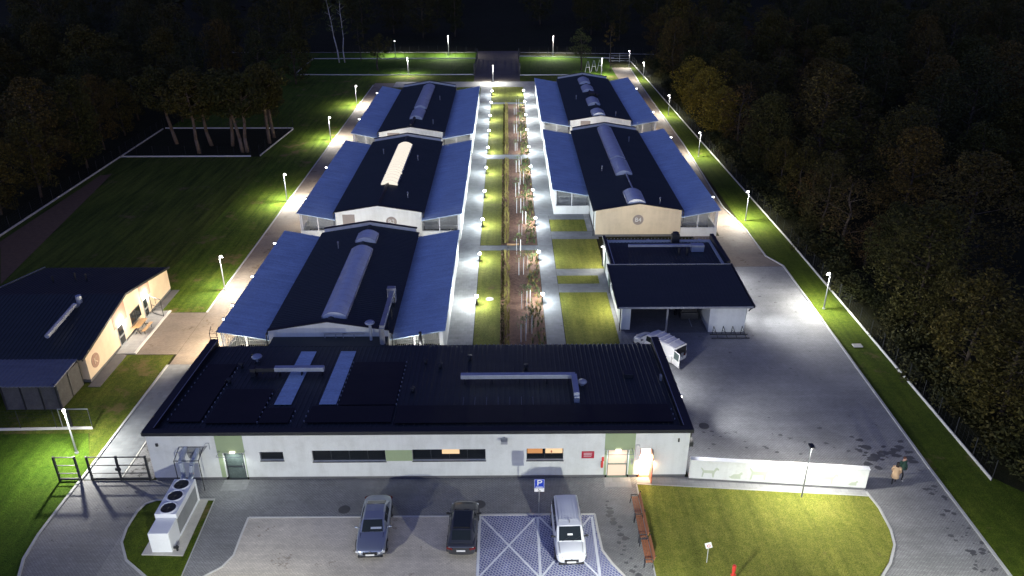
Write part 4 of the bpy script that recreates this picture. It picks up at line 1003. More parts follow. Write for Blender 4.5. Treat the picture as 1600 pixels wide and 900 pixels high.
# ================================================================== CHILLER UNIT
hv = empty("chiller_unit", (-20.8, 37.5, 0), 0, "white rooftop-style chiller with three black fans standing on a concrete pad in the grass", "chiller")
struct("concrete_pad", [(-22.0, 35.25), (-19.5, 35.15), (-19.65, 40.05), (-21.9, 40.05)], .11, "concrete", .08)
part(hv, "front_cabinet", "unit_white", lambda m: m.box(-21.42, -20.2, 35.4, 36.75, .11, 1.58), bevel=.03)
part(hv, "fan_section", "unit_white", lambda m: (m.box(-21.5, -20.18, 36.76, 40.0, 1.45, 1.86), m.box(-21.5, -20.18, 36.76, 40.0, .11, .25), m.box(-20.26, -20.16, 39.9, 40.02, .11, 1.86), m.box(-21.48, -20.3, 39.85, 40.0, .25, 1.45)), bevel=.02)
part(hv, "coil", "grille_grey", lambda m: (m.prism([(-21.42, .25), (-20.24, .25), (-20.2, 1.45), (-21.46, 1.45)], 36.8, 39.84, axis='y'),))
for y in (37.3, 38.4, 39.45):
    f_ = part(hv, "fan", "unit_white", lambda m: [m.tube((-20.84+.5*math.cos(a), y+.5*math.sin(a), 1.86), (-20.84+.5*math.cos(a+.33), y+.5*math.sin(a+.33), 1.86), .06, n=6) for a in [k*.3142 for k in range(20)]])
    q = MB(hv.location); q.tube((-20.84, y, 1.861), (-20.84, y, 1.875), .46, n=24); q.build("fan_well", "black_paint", hv).parent = f_
    q = MB(hv.location)
    for k in range(5):
        a = k*1.2566+y; q.face([(-20.84, y, 1.90), (-20.84+.42*math.cos(a), y+.42*math.sin(a), 1.89), (-20.84+.42*math.cos(a+.5), y+.42*math.sin(a+.5), 1.93)])
    q.tube((-20.84, y, 1.88), (-20.84, y, 1.96), .1)
    q.build("fan_blade", "metal_dark", hv).parent = f_
part(hv, "pipe", "duct", lambda m: (m.path([(-21.2, 40.0, 1.2), (-21.3, 40.9, 1.5), (-21.4, 41.0, 2.4), (-21.4, 42.1, 2.7)], .16, 10), m.path([(-20.8, 40.0, 1.2), (-20.8, 40.9, 1.4), (-20.7, 41.0, 2.2), (-20.6, 42.1, 2.6)], .16, 10)))
part(hv, "pipe_frame", "metal_dark", lambda m: (m.path([(-21.8, 41.0, .03), (-21.8, 41.0, 2.5), (-20.2, 41.0, 2.5), (-20.2, 41.0, .03)], .03), m.path([(-21.8, 41.0, 2.5), (-21.8, 42.08, 2.8), (-20.2, 42.08, 2.8), (-20.2, 41.0, 2.5)], .025)))
part(hv, "pipe_cover", "grille_grey", lambda m: (m.face([(-21.5, 42.06, 2.78), (-20.5, 42.06, 2.78), (-20.9, 42.06, 1.9), (-21.3, 42.06, 1.9)]), m.face([(-20.5, 42.05, 2.78), (-19.9, 42.05, 2.9), (-20.6, 42.05, 2.0)])))
part(hv, "valve", "metal_dark", lambda m: (m.box(-20.0, -19.9, 35.5, 35.6, .11, .5), m.box(-20.15, -19.85, 35.5, 35.62, .3, .4)))

# ================================================================== SIGNS
ps_ = empty("parking_sign", (1.9, 38.62, 0), 0, "blue parking sign with a white letter over a small white plate at the disabled bays", "parking sign")
part(ps_, "pole", "pole", lambda m: m.tube((1.9, 38.62, .03), (1.9, 38.62, 2.85), .03, n=10))
pp = part(ps_, "sign_panel", "sign_blue", lambda m: m.box(1.58, 2.22, 38.555, 38.585, 2.14, 2.86), bevel=.01)
text_mesh("lettering", "P", .62, "white_plate", pp, (0, -.082, 2.56), (R(90), 0, 0), .006).scale = (1.15, 1, 1)
q = MB(ps_.location); q.box(1.60, 2.20, 38.547, 38.556, 2.16, 2.175); q.box(1.60, 2.20, 38.547, 38.556, 2.825, 2.84); q.box(1.60, 1.615, 38.547, 38.556, 2.175, 2.825); q.box(2.185, 2.20, 38.547, 38.556, 2.175, 2.825)
q.box(1.68, 2.12, 38.547, 38.554, 2.22, 2.26); q.build("border", "white_plate", ps_).parent = pp
p2 = part(ps_, "lower_plate", "white_plate", lambda m: m.box(1.59, 2.21, 38.555, 38.585, 1.86, 2.12), bevel=.008)
q = MB(ps_.location); q.ball((1.86, 38.55, 2.07), .03, .01, .03); q.path([(1.86, 38.548, 2.04), (1.86, 38.548, 1.97), (1.95, 38.548, 1.97), (1.99, 38.548, 1.9)], .012)
q.path([(1.9+.07*math.cos(t)-.03, 38.548, 1.945+.06*math.sin(t)) for t in [2.6+k*.45 for k in range(9)]], .01); q.build("wheelchair_symbol", "black_paint", ps_).parent = p2
ts = empty("lawn_sign", (11.65, 34.36, 0), 0, "small tilted white square sign with a red mark on a thin stake in the lawn", "sign")
part(ts, "stake", "white_steel", lambda m: m.tube((11.65, 34.36, 0), (11.62, 34.36, 1.55), .018, n=6))
q = MB(ts.location); q.T = Matrix.Translation((11.61, 34.33, 1.42)) @ Matrix.Rotation(R(-18), 4, 'Y'); q.box(-.19, .19, -.012, .012, -.21, .21); q.build("sign_panel", "white_plate", ts)
q = MB(ts.location); q.T = Matrix.Translation((11.61, 34.31, 1.42)) @ Matrix.Rotation(R(-18), 4, 'Y')
for k in range(16): q.tube((.09*math.cos(k*.393), -.002, .09*math.sin(k*.393)-.02), (.09*math.cos(k*.393+.393), -.002, .09*math.sin(k*.393+.393)-.02), .018, n=4)
q.build("mark", "red_plaque", ts)
hy = empty("hydrant", (12.75, 32.85, .05), 0, "red standpipe hydrant with a round head at the edge of the mown lawn", "hydrant")
part(hy, "body", "red_paint", lambda m: (m.tube((12.75, 32.85, 0), (12.75, 32.85, .95), .085, .08, 14), m.tube((12.75, 32.85, .0), (12.75, 32.85, .08), .14, .14, 14), m.tube((12.6, 32.85, .65), (12.9, 32.85, .65), .05, .05, 10)))
part(hy, "cap", "red_paint", lambda m: (m.tube((12.75, 32.85, .95), (12.75, 32.85, 1.28), .11, .11, 14), m.ball((12.75, 32.85, 1.30), .12, .12, .08, 12, 6)))
# benches in a row
bench = empty("park_bench", (0, 0, 0), 0)
for nm, xs_, z_ in (("seat", (-.22, -.08, .06), .47),):
    m = MB()
    for x in xs_: m.box(x, x+.12, -.9, .9, z_, z_+.04)
    m.build("seat", "wood", bench, bevel=.006)
m = MB()
for z_ in (.62, .78): m.prism([(.20+.04*(z_-.6)/.16, z_), (.24+.04*(z_-.6)/.16, z_), (.28+.04*(z_-.6)/.16, z_+.12), (.24+.04*(z_-.6)/.16, z_+.12)], -.9, .9, axis='y')
m.build("backrest", "wood", bench)
for y in (-.86, .86):
    m = MB(); m.path([(-.30, y, .0), (-.24, y, .45), (-.26, y, .68), (.0, y, .70), (.24, y, .62)], .025, 8); m.path([(.24, y, .0), (.2, y, .45), (.34, y, .98)], .028, 8); m.path([(-.24, y, .43), (.2, y, .43)], .022, 8)
    m.build("iron_side", "metal_dark", bench)
for k, (x, y, lb) in enumerate(((8.15, 38.7, "wooden bench of the row nearest the lit doorway, by the lawn edge"), (8.15, 36.85, "middle wooden bench of the row along the lawn edge"), (8.18, 34.85, "wooden bench of the row farthest from the lit doorway, by the lawn edge"))):
    b = bench if k == 0 else copy_tree(bench); b.location = (x, y, .03); tag(b, lb, "bench", "benches in a row along the lawn edge")
cb_ = empty("corridor_bench", (.6, 81.7, .03), 0, "pale backless wooden bench on the cross path of the planted corridor", "bench")
part(cb_, "seat", "wood_pale", lambda m: m.box(-.1, 1.3, 81.5, 81.9, .45, .52), bevel=.01); part(cb_, "leg", "metal_dark", lambda m: (m.box(0, .08, 81.55, 81.85, .03, .45),)); part(cb_, "leg", "metal_dark", lambda m: (m.box(1.1, 1.18, 81.55, 81.85, .03, .45),))

# ================================================================== CARS
def car_paint(name, col, metal=.5, rough=.28):
    m, nt, b = newmat(name); b.inputs["Base Color"].default_value = c4(col); b.inputs["Metallic"].default_value = metal
    b.inputs["Roughness"].default_value = rough; b.inputs["Coat Weight"].default_value = .7; b.inputs["Coat Roughness"].default_value = .06
    v = coords(nt); n = noise(nt, 3, 5, .7, v); nt.links.new(ramp(nt, n, [(.3, (rough-.02,)*3), (.7, (rough+.04,)*3)]), b.inputs["Roughness"])
    MATS[name] = m
car_paint("paint_silver", (.36, .40, .47), .75, .3); car_paint("paint_grey", (.075, .08, .088), .6, .3); car_paint("paint_whitecar", (.78, .80, .82), .0, .3); car_paint("paint_cream", (.76, .74, .70), .0, .35)
M("headlight", (.75, .78, .8), .12, .3); M("taillight", (.14, .015, .015), .25); M("plastic_black", (.02, .02, .022), .45)
M("windscreen", (.02, .026, .028), .05, var=.1)
def car(name, label, paint, loc, rz, L, W, H, body, cabin, roofmat=None, rails=False, tail_front=False, openrear=False, glass_roof=False, side_panel=False):
    root = empty(name, loc, rz, label, "van" if openrear else "car", None if openrear else "cars parked in front of the long building")
    hw = W/2
    def ring(y, w, zb, zs, zt):
        h = hw*w
        return [(-h*.80, y, zb), (-h*.97, y, zb+.10), (-h, y, lerp(zb, zs, .55)), (-h*.985, y, zs-.05), (-h*.90, y, zs), (-h*.6, y, zt), (0, y, zt+.015), (h*.6, y, zt), (h*.90, y, zs), (h*.985, y, zs-.05), (h, y, lerp(zb, zs, .55)), (h*.97, y, zb+.10), (h*.80, y, zb)]
    m = MB(); m.loft([ring(*r) for r in body]); b = m.build("body", paint, root, smooth=True, subsurf=1)
    # cabin shell
    m = MB(); rings = []
    for (y, wb, zb, wt, zt) in cabin:
        a, c = hw*wb, hw*wt
        rings.append([(-a, y, zb), (-c, y, zt-.07), (-c*.86, y, zt-.015), (0, y, zt+.015), (c*.86, y, zt-.015), (c, y, zt-.07), (a, y, zb)])
    m.loft(rings); cs = m.build("cabin", paint, root, smooth=False, bevel=.03)
    def pane(pts, nm, mat="windscreen", off=.018):
        c = sum((Vector(p) for p in pts), Vector())/len(pts); n = (Vector(pts[1])-Vector(pts[0])).cross(Vector(pts[-1])-Vector(pts[0])).normalized()
        if n.dot(c-Vector((0, (cabin[1][0]+cabin[-2][0])/2, cabin[0][2]))) < 0: n = -n
        mm = MB(); mm.loft([[Vector(p)+n*off for p in pts], [Vector(p)-n*.02 for p in pts]]); return mm.build(nm, mat, root)
    def between(i, sa, ta, sb, tb, nm, mat="windscreen"):
        (y0, wb0, zb0, wt0, zt0), (y1, wb1, zb1, wt1, zt1) = cabin[i], cabin[i+1]
        # across the slope between ring i top and ring i+1 top
        def P(s, t): return (lerp(hw*wt0, hw*wt1, t)*s, lerp(y0, y1, t), lerp(zt0, zt1, t))
        return pane([P(-sa, ta), P(sa, ta), P(sb, tb), P(-sb, tb)], nm, mat)
    between(0, .86, .06, .84, .93, "windscreen")
    between(len(cabin)-2, .84, .08, .84, .80, "rear_window")
    if glass_roof:
        y0, y1 = cabin[1][0]+.12, cabin[-2][0]-.1; z = max(c[4] for c in cabin)
        mm = MB(); mm.box(-hw*.56, hw*.56, y0, y1, z-.02, z+.022); mm.build("glass_roof", "windscreen", root, bevel=.01)
    for sg in (-1, 1):
        for i in range(1, len(cabin)-2):
            (y0, wb0, zb0, wt0, zt0), (y1, wb1, zb1, wt1, zt1) = cabin[i], cabin[i+1]
            def P(t, s): return (sg*hw*lerp(lerp(wb0, wb1, t), lerp(wt0, wt1, t), s), lerp(y0, y1, t), lerp(lerp(zb0, zb1, t), lerp(zt0-.07, zt1-.07, t), s))
            if side_panel and i >= 2: continue
            pane([P(.05, .2), P(.95, .2), P(.95, .9), P(.05, .9)], "side_window")
    ys = body[0][0], body[-1][0]
    for sg in (-1, 1):
        for y in (ys[0]+L*.19, ys[1]-L*.19):
            mm = MB(); mm.tube((sg*(hw-.26), y, .33), (sg*(hw+.004), y, .33), .385, n=22); mm.build("wheel_arch", "plastic_black", root)
            mm = MB(); mm.tube((sg*(hw-.2), y, .32), (sg*(hw+.014), y, .32), .32, n=22); wh = mm.build("wheel", "rubber", root)
            mm = MB(); mm.tube((sg*(hw+.012), y, .32), (sg*(hw+.022), y, .32), .215, n=16); mm.build("rim", "rim", root).parent = wh
        mm = MB(); yy = cabin[0][0]+.42; mm.ball((sg*(hw+.10), yy, cabin[0][2]+.10), .11, .07, .075, 8, 6); mm.box(min(sg*hw*.9, sg*(hw+.06)), max(sg*hw*.9, sg*(hw+.06)), yy-.03, yy+.03, cabin[0][2]+.04, cabin[0][2]+.09)
        mm.build("mirror", "plastic_black" if name != "parked_sedan" else paint, root, smooth=True)
        f = body[1]; zf = f[3]
        mm = MB(); mm.T = Matrix.Translation((sg*hw*.70, ys[0]+.16, zf-.14)) @ Matrix.Rotation(sg*R(24), 4, 'Z'); mm.box(-.21, .21, -.09, .1, -.07, .08); mm.build("headlight", "headlight", root, bevel=.03)
        g = body[-2]
        mm = MB(); mm.T = Matrix.Translation((sg*hw*.74, ys[1]-.10, g[3]-.12)) @ Matrix.Rotation(-sg*R(18), 4, 'Z'); mm.box(-.19, .19, -.12, .08, -.09, .07); mm.build("taillight", "taillight", root, bevel=.03)
        if rails:
            mm = MB(); z = max(c[4] for c in cabin); mm.path([(sg*hw*.70, cabin[1][0]+.2, z-.01), (sg*hw*.70, cabin[1][0]+.3, z+.06), (sg*hw*.70, cabin[-2][0]-.3, z+.06), (sg*hw*.70, cabin[-2][0]-.15, z-.01)], .018); mm.build("roof_rail", "metal_grey", root)
    mm = MB(); mm.box(-.42, .42, ys[0]-.012, ys[0]+.08, .40, .62); mm.build("grille", "plastic_black", root, bevel=.02)
    mm = MB(); mm.box(-hw*.8, hw*.8, ys[0]+.0, ys[0]+.12, .22, .33); mm.build("bumper_intake", "plastic_black", root, bevel=.02)
    mm = MB(); mm.box(-.26, .26, ys[0]-.03, ys[0]-.013, .38, .49); mm.build("number_plate", "white_plate", root)
    mm = MB(); mm.box(-.26, .26, ys[1]+.0, ys[1]+.022, .62, .73); mm.build("number_plate", "white_plate", root)
    mm = MB(); mm.box(-.05, .05, ys[0]-.018, ys[0]-.012, .64, .70); mm.build("badge", "rim", root)
    for sg in (-1, 1):
        mm = MB()
        for yy in (cabin[1][0]-.12, cabin[len(cabin)//2][0], cabin[-2][0]-.05):
            mm.box(sg*hw*.985-.012, sg*hw*.985+.012+0, yy-.008, yy+.008, .35, body[3][3]-.02)
        mm.build("door_seam", "plastic_black", root)
        mm = MB(); mm.tube((sg*hw*.72, body[1][0]+.06, body[1][4]-.015), (sg*hw*.74, cabin[0][0]+.02, body[3][4]-.012), .012, n=4); mm.build("bonnet_seam", "plastic_black", root)
    # wipers, seams
    mm = MB(); z = cabin[0][2]; 
    for sx in (-.5, .15): mm.tube((sx*hw, cabin[0][0]+.02, cabin[0][4]+.03), (sx*hw+.45, lerp(cabin[0][0], cabin[1][0], .28), lerp(cabin[0][4], cabin[1][4], .28)+.035), .012, n=4)
    mm.build("wiper", "plastic_black", root)
    return root
sed_body = [(-2.37, .62, .30, .56, .60), (-2.28, .86, .22, .66, .70), (-1.95, .97, .20, .76, .82), (-1.1, 1.0, .20, .86, .93), (-.2, 1.0, .20, .90, .96), (1.0, 1.0, .20, .94, .98), (1.8, .97, .22, .94, 1.0), (2.25, .88, .26, .90, .98), (2.36, .74, .34, .80, .90)]
sed_cab = [(-1.02, .88, .86, .80, .90), (-.32, .90, .90, .72, 1.36), (.3, .90, .92, .70, 1.40), (.95, .90, .93, .70, 1.36), (1.75, .84, .94, .74, 1.0)]
c1 = car("parked_sedan", "silver-blue sedan parked alone in the middle of the pale bay", "paint_silver", (-8.3, 37.1, .03), R(1.5), 4.73, 1.86, 1.4, sed_body, sed_cab)
hat_body = [(-2.1, .66, .32, .66, .74), (-2.0, .88, .24, .78, .86), (-1.6, .98, .22, .88, .94), (-.9, 1.0, .22, .95, 1.02), (.2, 1.0, .22, .98, 1.02), (1.3, 1.0, .22, 1.0, 1.04), (1.85, .96, .24, 1.0, 1.04), (2.08, .88, .28, .92, .96), (2.14, .78, .34, .80, .86)]
hat_cab = [(-1.05, .88, .95, .80, .99), (-.45, .90, .98, .74, 1.46), (.3, .90, .98, .74, 1.52), (1.2, .90, 1.0, .72, 1.47), (1.88, .84, 1.0, .76, 1.06)]
c2 = car("parked_hatchback", "dark grey hatchback with a glass roof parked rear first beside the blue bays", "paint_grey", (-2.82, 36.9, .03), R(179), 4.24, 1.80, 1.52, hat_body, hat_cab, glass_roof=True)
suv_body = [(-2.25, .66, .34, .78, .88), (-2.15, .90, .24, .90, 1.00), (-1.75, .98, .22, 1.0, 1.08), (-1.15, 1.0, .22, 1.06, 1.13), (.0, 1.0, .22, 1.08, 1.12), (1.3, 1.0, .22, 1.08, 1.12), (2.0, .99, .24, 1.08, 1.12), (2.2, .94, .28, 1.06, 1.10), (2.25, .88, .34, .98, 1.02)]
suv_cab = [(-1.3, .90, 1.05, .84, 1.10), (-.62, .92, 1.08, .80, 1.74), (.3, .92, 1.08, .80, 1.82), (1.3, .92, 1.08, .79, 1.82), (2.0, .92, 1.08, .78, 1.78), (2.2, .90, 1.08, .80, 1.2)]
c3 = car("parked_minivan", "white minivan with ribbed roof parked facing out on the blue bay", "paint_whitecar", (3.58, 36.3, .04), R(1.5), 4.5, 1.86, 1.82, suv_body, suv_cab, rails=True)
q = MB()
for k in range(7): q.box(-.57+k*.18, -.555+k*.18+.03, -.3, 1.9, 1.83, 1.845)
q.build("roof_rib", "paint_whitecar", c3)
q = MB(); q.T = Matrix.Translation((0, -1.02, 1.40)) @ Matrix.Rotation(R(47), 4, 'X'); q.box(-.15, .15, -.05, .05, 0, .01); q.build("paper", "white_plate", c3)
q = MB(); q.tube((0, -.45, 1.78), (.0, -.38, 1.95), .02); q.build("aerial", "plastic_black", c3)
q = MB(); q.T = Matrix.Translation((.35, -.78, 1.12)) @ Matrix.Rotation(R(38), 4, 'X'); q.box(-.45, .2, -.12, .0, -.02, .0); q.build("dashboard_tray", "duct", c1)
van_body = [(-2.4, .70, .36, .80, .90), (-2.3, .90, .26, .92, 1.0), (-1.9, .98, .24, 1.02, 1.10), (-1.3, 1.0, .24, 1.1, 1.16), (.0, 1.0, .24, 1.1, 1.14), (1.4, 1.0, .24, 1.1, 1.14), (2.15, .99, .26, 1.1, 1.12), (2.30, .97, .3, .95, .98), (2.36, .95, .34, .62, .64)]
van_cab = [(-1.55, .90, 1.08, .84, 1.12), (-.85, .92, 1.1, .82, 1.78), (.0, .93, 1.1, .84, 1.88), (1.0, .93, 1.1, .84, 1.88), (2.28, .93, 1.1, .84, 1.86), (2.30, .93, 1.1, .84, 1.84)]
c4_ = car("open_van", "cream white van with its rear door open behind the end of the dark roof", "paint_cream", (13.0, 58.35, .03), math.atan2(.60, .80)+R(180)-R(0), 4.7, 1.84, 1.88, van_body, van_cab, openrear=True, side_panel=True)
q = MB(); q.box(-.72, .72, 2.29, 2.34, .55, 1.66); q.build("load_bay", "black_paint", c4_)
q = MB(); q.box(-.4, -.1, 2.33, 2.37, .6, 1.1); q.box(.15, .5, 2.33, 2.37, .6, .9); q.build("cargo", "grille_grey", c4_)
q = MB(); q.T = Matrix.Translation((.82, 2.34, 0)) @ Matrix.Rotation(R(-12), 4, 'Z')
for a_ in ((0, .06, .0, .8, .5, 1.75),): q.box(0, .06, 0, .85, .45, 1.0); q.box(0, .06, 0, .08, 1.0, 1.75); q.box(0, .06, .77, .85, 1.0, 1.75); q.box(0, .06, .08, .77, 1.67, 1.75)
dr = q.build("rear_door", "paint_cream", c4_, bevel=.01); dr["label"] = "open rear door"
q = MB(); q.T = Matrix.Translation((.82, 2.34, 0)) @ Matrix.Rotation(R(-12), 4, 'Z'); q.box(.02, .04, .08, .77, 1.0, 1.67); w_ = q.build("door_window", "glass_dim", c4_); w_.parent = dr
for k in range(4):
    q = MB(); q.box(-.75, .75, -.2+k*.55, -.12+k*.55, 1.895, 1.915); q.build("roof_rib", "paint_cream", c4_)

# ================================================================== PEOPLE
def skin_mesh(pts, edges, radii, levels=1):
    me = bpy.data.meshes.new("tmp"); me.from_pydata([tuple(p) for p in pts], edges, []); t = bpy.data.objects.new("tmp", me); COL.objects.link(t)
    sk = t.modifiers.new("s", 'SKIN'); sk.use_smooth_shade = True
    for v, r_ in zip(me.skin_vertices[0].data, radii): v.radius = (r_, r_) if not isinstance(r_, tuple) else r_
    me.skin_vertices[0].data[0].use_root = True
    sb = t.modifiers.new("b", 'SUBSURF'); sb.levels = levels; sb.render_levels = levels
    bpy.context.view_layer.update()
    out = bpy.data.meshes.new_from_object(t.evaluated_get(bpy.context.evaluated_depsgraph_get()))
    bpy.data.objects.remove(t); return out
M("skin_tone", (.55, .33, .24), .6, var=.05); M("cloth_black", (.015, .015, .018), .9); M("cloth_tan", (.50, .34, .20), .85, var=.12, fine=30); M("cloth_green", (.03, .075, .05), .85); M("hair_dark", (.02, .013, .01), .7, var=.4, fine=60); M("hair_brown", (.12, .05, .03), .7, var=.3, fine=60); M("shoe_white", (.7, .7, .7), .6)
def person(label, loc, rz, coat, hair, legmat, shoe, coat_len, stride, long_hair=False):
    root = empty("person", loc, rz, label, "person")
    # joints; facing -Y, stride along Y
    P = {'pel': (0, 0, .95), 'sp': (0, .0, 1.15), 'ch': (0, -.01, 1.36), 'nk': (0, -.01, 1.50), 'hd': (0, -.03, 1.60), 'ht': (0, -.03, 1.70),
         'sl': (-.19, 0, 1.42), 'el': (-.26, .05, 1.14), 'wl': (-.24, -.08, .92), 'hl_': (-.24, -.12, .84), 'sr': (.19, 0, 1.42), 'er': (.25, -.02, 1.14), 'wr': (.22, -.18, .96), 'hr_': (.20, -.22, .88),
         'hpl': (-.10, 0, .90), 'kl': (-.10, -.08-stride*.4, .50), 'al': (-.10, -stride*.5, .10), 'tl': (-.10, -stride*.5-.16, .05),
         'hpr': (.10, 0, .90), 'kr': (.10, .02+stride*.2, .50), 'ar': (.10, stride*.5+.06, .12), 'tr': (.10, stride*.5-.09, .05)}
    E_ = [('pel', 'sp'), ('sp', 'ch'), ('ch', 'nk'), ('nk', 'hd'), ('hd', 'ht'), ('ch', 'sl'), ('sl', 'el'), ('el', 'wl'), ('wl', 'hl_'), ('ch', 'sr'), ('sr', 'er'), ('er', 'wr'), ('wr', 'hr_'), ('pel', 'hpl'), ('hpl', 'kl'), ('kl', 'al'), ('al', 'tl'), ('pel', 'hpr'), ('hpr', 'kr'), ('kr', 'ar'), ('ar', 'tr')]
    rad = dict(pel=.13, sp=.12, ch=.14, nk=.055, hd=.092, ht=.075, sl=.065, el=.045, wl=.03, hl_=.035, sr=.065, er=.045, wr=.03, hr_=.035, hpl=.095, kl=.06, al=.04, tl=.035, hpr=.095, kr=.06, ar=.04, tr=.035)
    keys = list(P); pts = [P[k] for k in keys]; ed = [(keys.index(a), keys.index(b)) for a, b in E_]; rd = [rad[k] for k in keys]
    for hk, wk in (('hl_', 'wl'), ('hr_', 'wr')):       # fingers and thumb
        hx, hy_, hz = P[hk]; sgn = -1 if hx < 0 else 1
        for j in range(4):
            i0 = len(pts); pts.append((hx+(j-1.5)*.02, hy_-.015, hz-.045)); pts.append((hx+(j-1.5)*.022, hy_-.005, hz-.085-.008*(j in (1, 2)))); rd += [.009, .008]
            ed += [(keys.index(hk), i0), (i0, i0+1)]
        i0 = len(pts); pts.append((hx-sgn*.045, hy_-.02, hz-.02)); rd.append(.010); ed.append((keys.index(hk), i0))
    me = skin_mesh(pts, ed, rd, 1)
    for mt in ("skin_tone", legmat, coat, shoe): me.materials.append(MATS[mt])
    for p in me.polygons:
        z = p.center.z; x = abs(p.center.x)
        p.material_index = 3 if z < .085 else (1 if z < .97 and x < .2 else (2 if z < 1.47 and not (z < .93) else 0))
        p.use_smooth = True
    b = bpy.data.objects.new("body", me); COL.objects.link(b); b.parent = root
    # coat
    m = MB(); rings = []
    for z, rx, ry in ((1.48, .07, .07), (1.44, .19, .12), (1.36, .215, .15), (1.15, .20, .155), (.95, .21, .17), (coat_len, .24+.05*stride, .19+.22*stride)):
        rings.append([(rx*math.cos(2*math.pi*k/14), ry*math.sin(2*math.pi*k/14)-.01, z) for k in range(14)])
    m.loft(rings, caps=False)
    c = m.build("coat", coat, root, smooth=True)
    for side, js in ((0, ('sl', 'el', 'wl')), (1, ('sr', 'er', 'wr'))):
        m = MB(); m.tube(P[js[0]], P[js[1]], .085, .065, 10); m.tube(P[js[1]], P[js[2]], .066, .05, 10); m.build("sleeve", coat, root, smooth=True)
    # face and hair
    m = MB(); m.ball((0, -.035, 1.66), .108, .112, .12, 14, 9)
    o_ = m.build("hair", hair, root, smooth=True)
    o_.location = (0, .022, .022)
    if long_hair:
        m = MB(); m.ball((0, .05, 1.52), .11, .06, .16, 12, 8); m.build("hair", hair, root, smooth=True)
    m = MB(); m.ball((0, -.06, 1.63), .085, .088, .115, 14, 9); m.ball((0, -.152, 1.62), .016, .02, .022, 6, 4); m.ball((-.092, -.03, 1.63), .012, .02, .03, 6, 4); m.ball((.092, -.03, 1.63), .012, .02, .03, 6, 4)
    m.build("face", "skin_tone", root, smooth=True)
    m = MB(); m.ball((-.032, -.140, 1.645), .012, .008, .007, 6, 4); m.ball((.032, -.140, 1.645), .012, .008, .007, 6, 4); m.build("eye", "black_paint", root)
    m = MB(); m.box(-.022, .022, -.146, -.138, 1.578, 1.586); m.build("mouth", "red_plaque", root)
    return root
person("person in a long tan coat walking beside the end of the white wall", (25.75, 41.25, .03), R(155), "cloth_tan", "hair_dark", "cloth_black", "cloth_black", .58, .35, True)
person("person in a dark green jacket with white shoes walking next to the tan coat", (26.45, 41.85, .03), R(20), "cloth_green", "hair_brown", "cloth_black", "shoe_white", .88, .5)

# ================================================================== PLANTS
def leaf_mat(name, a, b_, c_):
    m, nt, b = newmat(name); oi = nd(nt, "ShaderNodeObjectInfo"); geo = nd(nt, "ShaderNodeNewGeometry")
    c = ramp(nt, geo.outputs["Random Per Island"], [(.0, a), (.5, b_), (1.0, c_)])
    h = ramp(nt, oi.outputs["Random"], [(0, (.75, .85, .8)), (.5, (1, 1, .9)), (1, (1.2, 1.05, .8))])
    nt.links.new(mix(nt, 1, c, h, 'MULTIPLY'), b.inputs["Base Color"]); b.inputs["Roughness"].default_value = .7
    b.inputs["Specular IOR Level"].default_value = .2; MATS[name] = m
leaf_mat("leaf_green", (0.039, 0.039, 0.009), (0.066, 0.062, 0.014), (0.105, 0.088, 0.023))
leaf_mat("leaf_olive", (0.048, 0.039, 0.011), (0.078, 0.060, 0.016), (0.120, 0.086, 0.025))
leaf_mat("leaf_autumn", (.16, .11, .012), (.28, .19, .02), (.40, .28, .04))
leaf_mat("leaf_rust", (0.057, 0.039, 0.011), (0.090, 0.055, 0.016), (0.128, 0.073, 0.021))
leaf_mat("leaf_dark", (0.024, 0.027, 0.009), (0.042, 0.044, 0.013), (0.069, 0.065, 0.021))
leaf_mat("leaf_birch", (.06, .075, .02), (.10, .11, .03), (.15, .14, .05))
leaf_mat("leaf_pale", (.10, .16, .06), (.17, .24, .09), (.26, .32, .14))
leaf_mat("grass_straw", (.20, .16, .05), (.36, .30, .10), (.50, .44, .18))
leaf_mat("shrub_grey", (.09, .13, .05), (.16, .21, .08), (.26, .29, .14))

def crown_mesh(name, mat, clumps, per, leaf, r_):
    """clumps: (centre, radius); per leaves in each"""
    v = []; f = []
    for (c, rad) in clumps:
        for _ in range(per):
            while True:
                d = Vector((r_.uniform(-1, 1), r_.uniform(-1, 1), r_.uniform(-1, 1)))
                if .15 < d.length < 1: break
            d = d.normalized()*(d.length**.5); p = Vector(c)+Vector((d.x*rad, d.y*rad, d.z*rad*.75))
            a = Vector((r_.uniform(-1, 1), r_.uniform(-1, 1), r_.uniform(-.6, .6))).normalized(); b = a.orthogonal().normalized(); ang = r_.random()*6.28
            b = (Matrix.Rotation(ang, 3, a) @ b); s_ = leaf*r_.uniform(.6, 1.35); k = len(v)
            v += [tuple(p-a*s_), tuple(p+b*s_*.55), tuple(p+a*s_), tuple(p-b*s_*.55)]; f.append((k, k+1, k+2, k+3))
    me = bpy.data.meshes.new(name); me.from_pydata(v, [], f); me.materials.append(MATS[mat]); return me
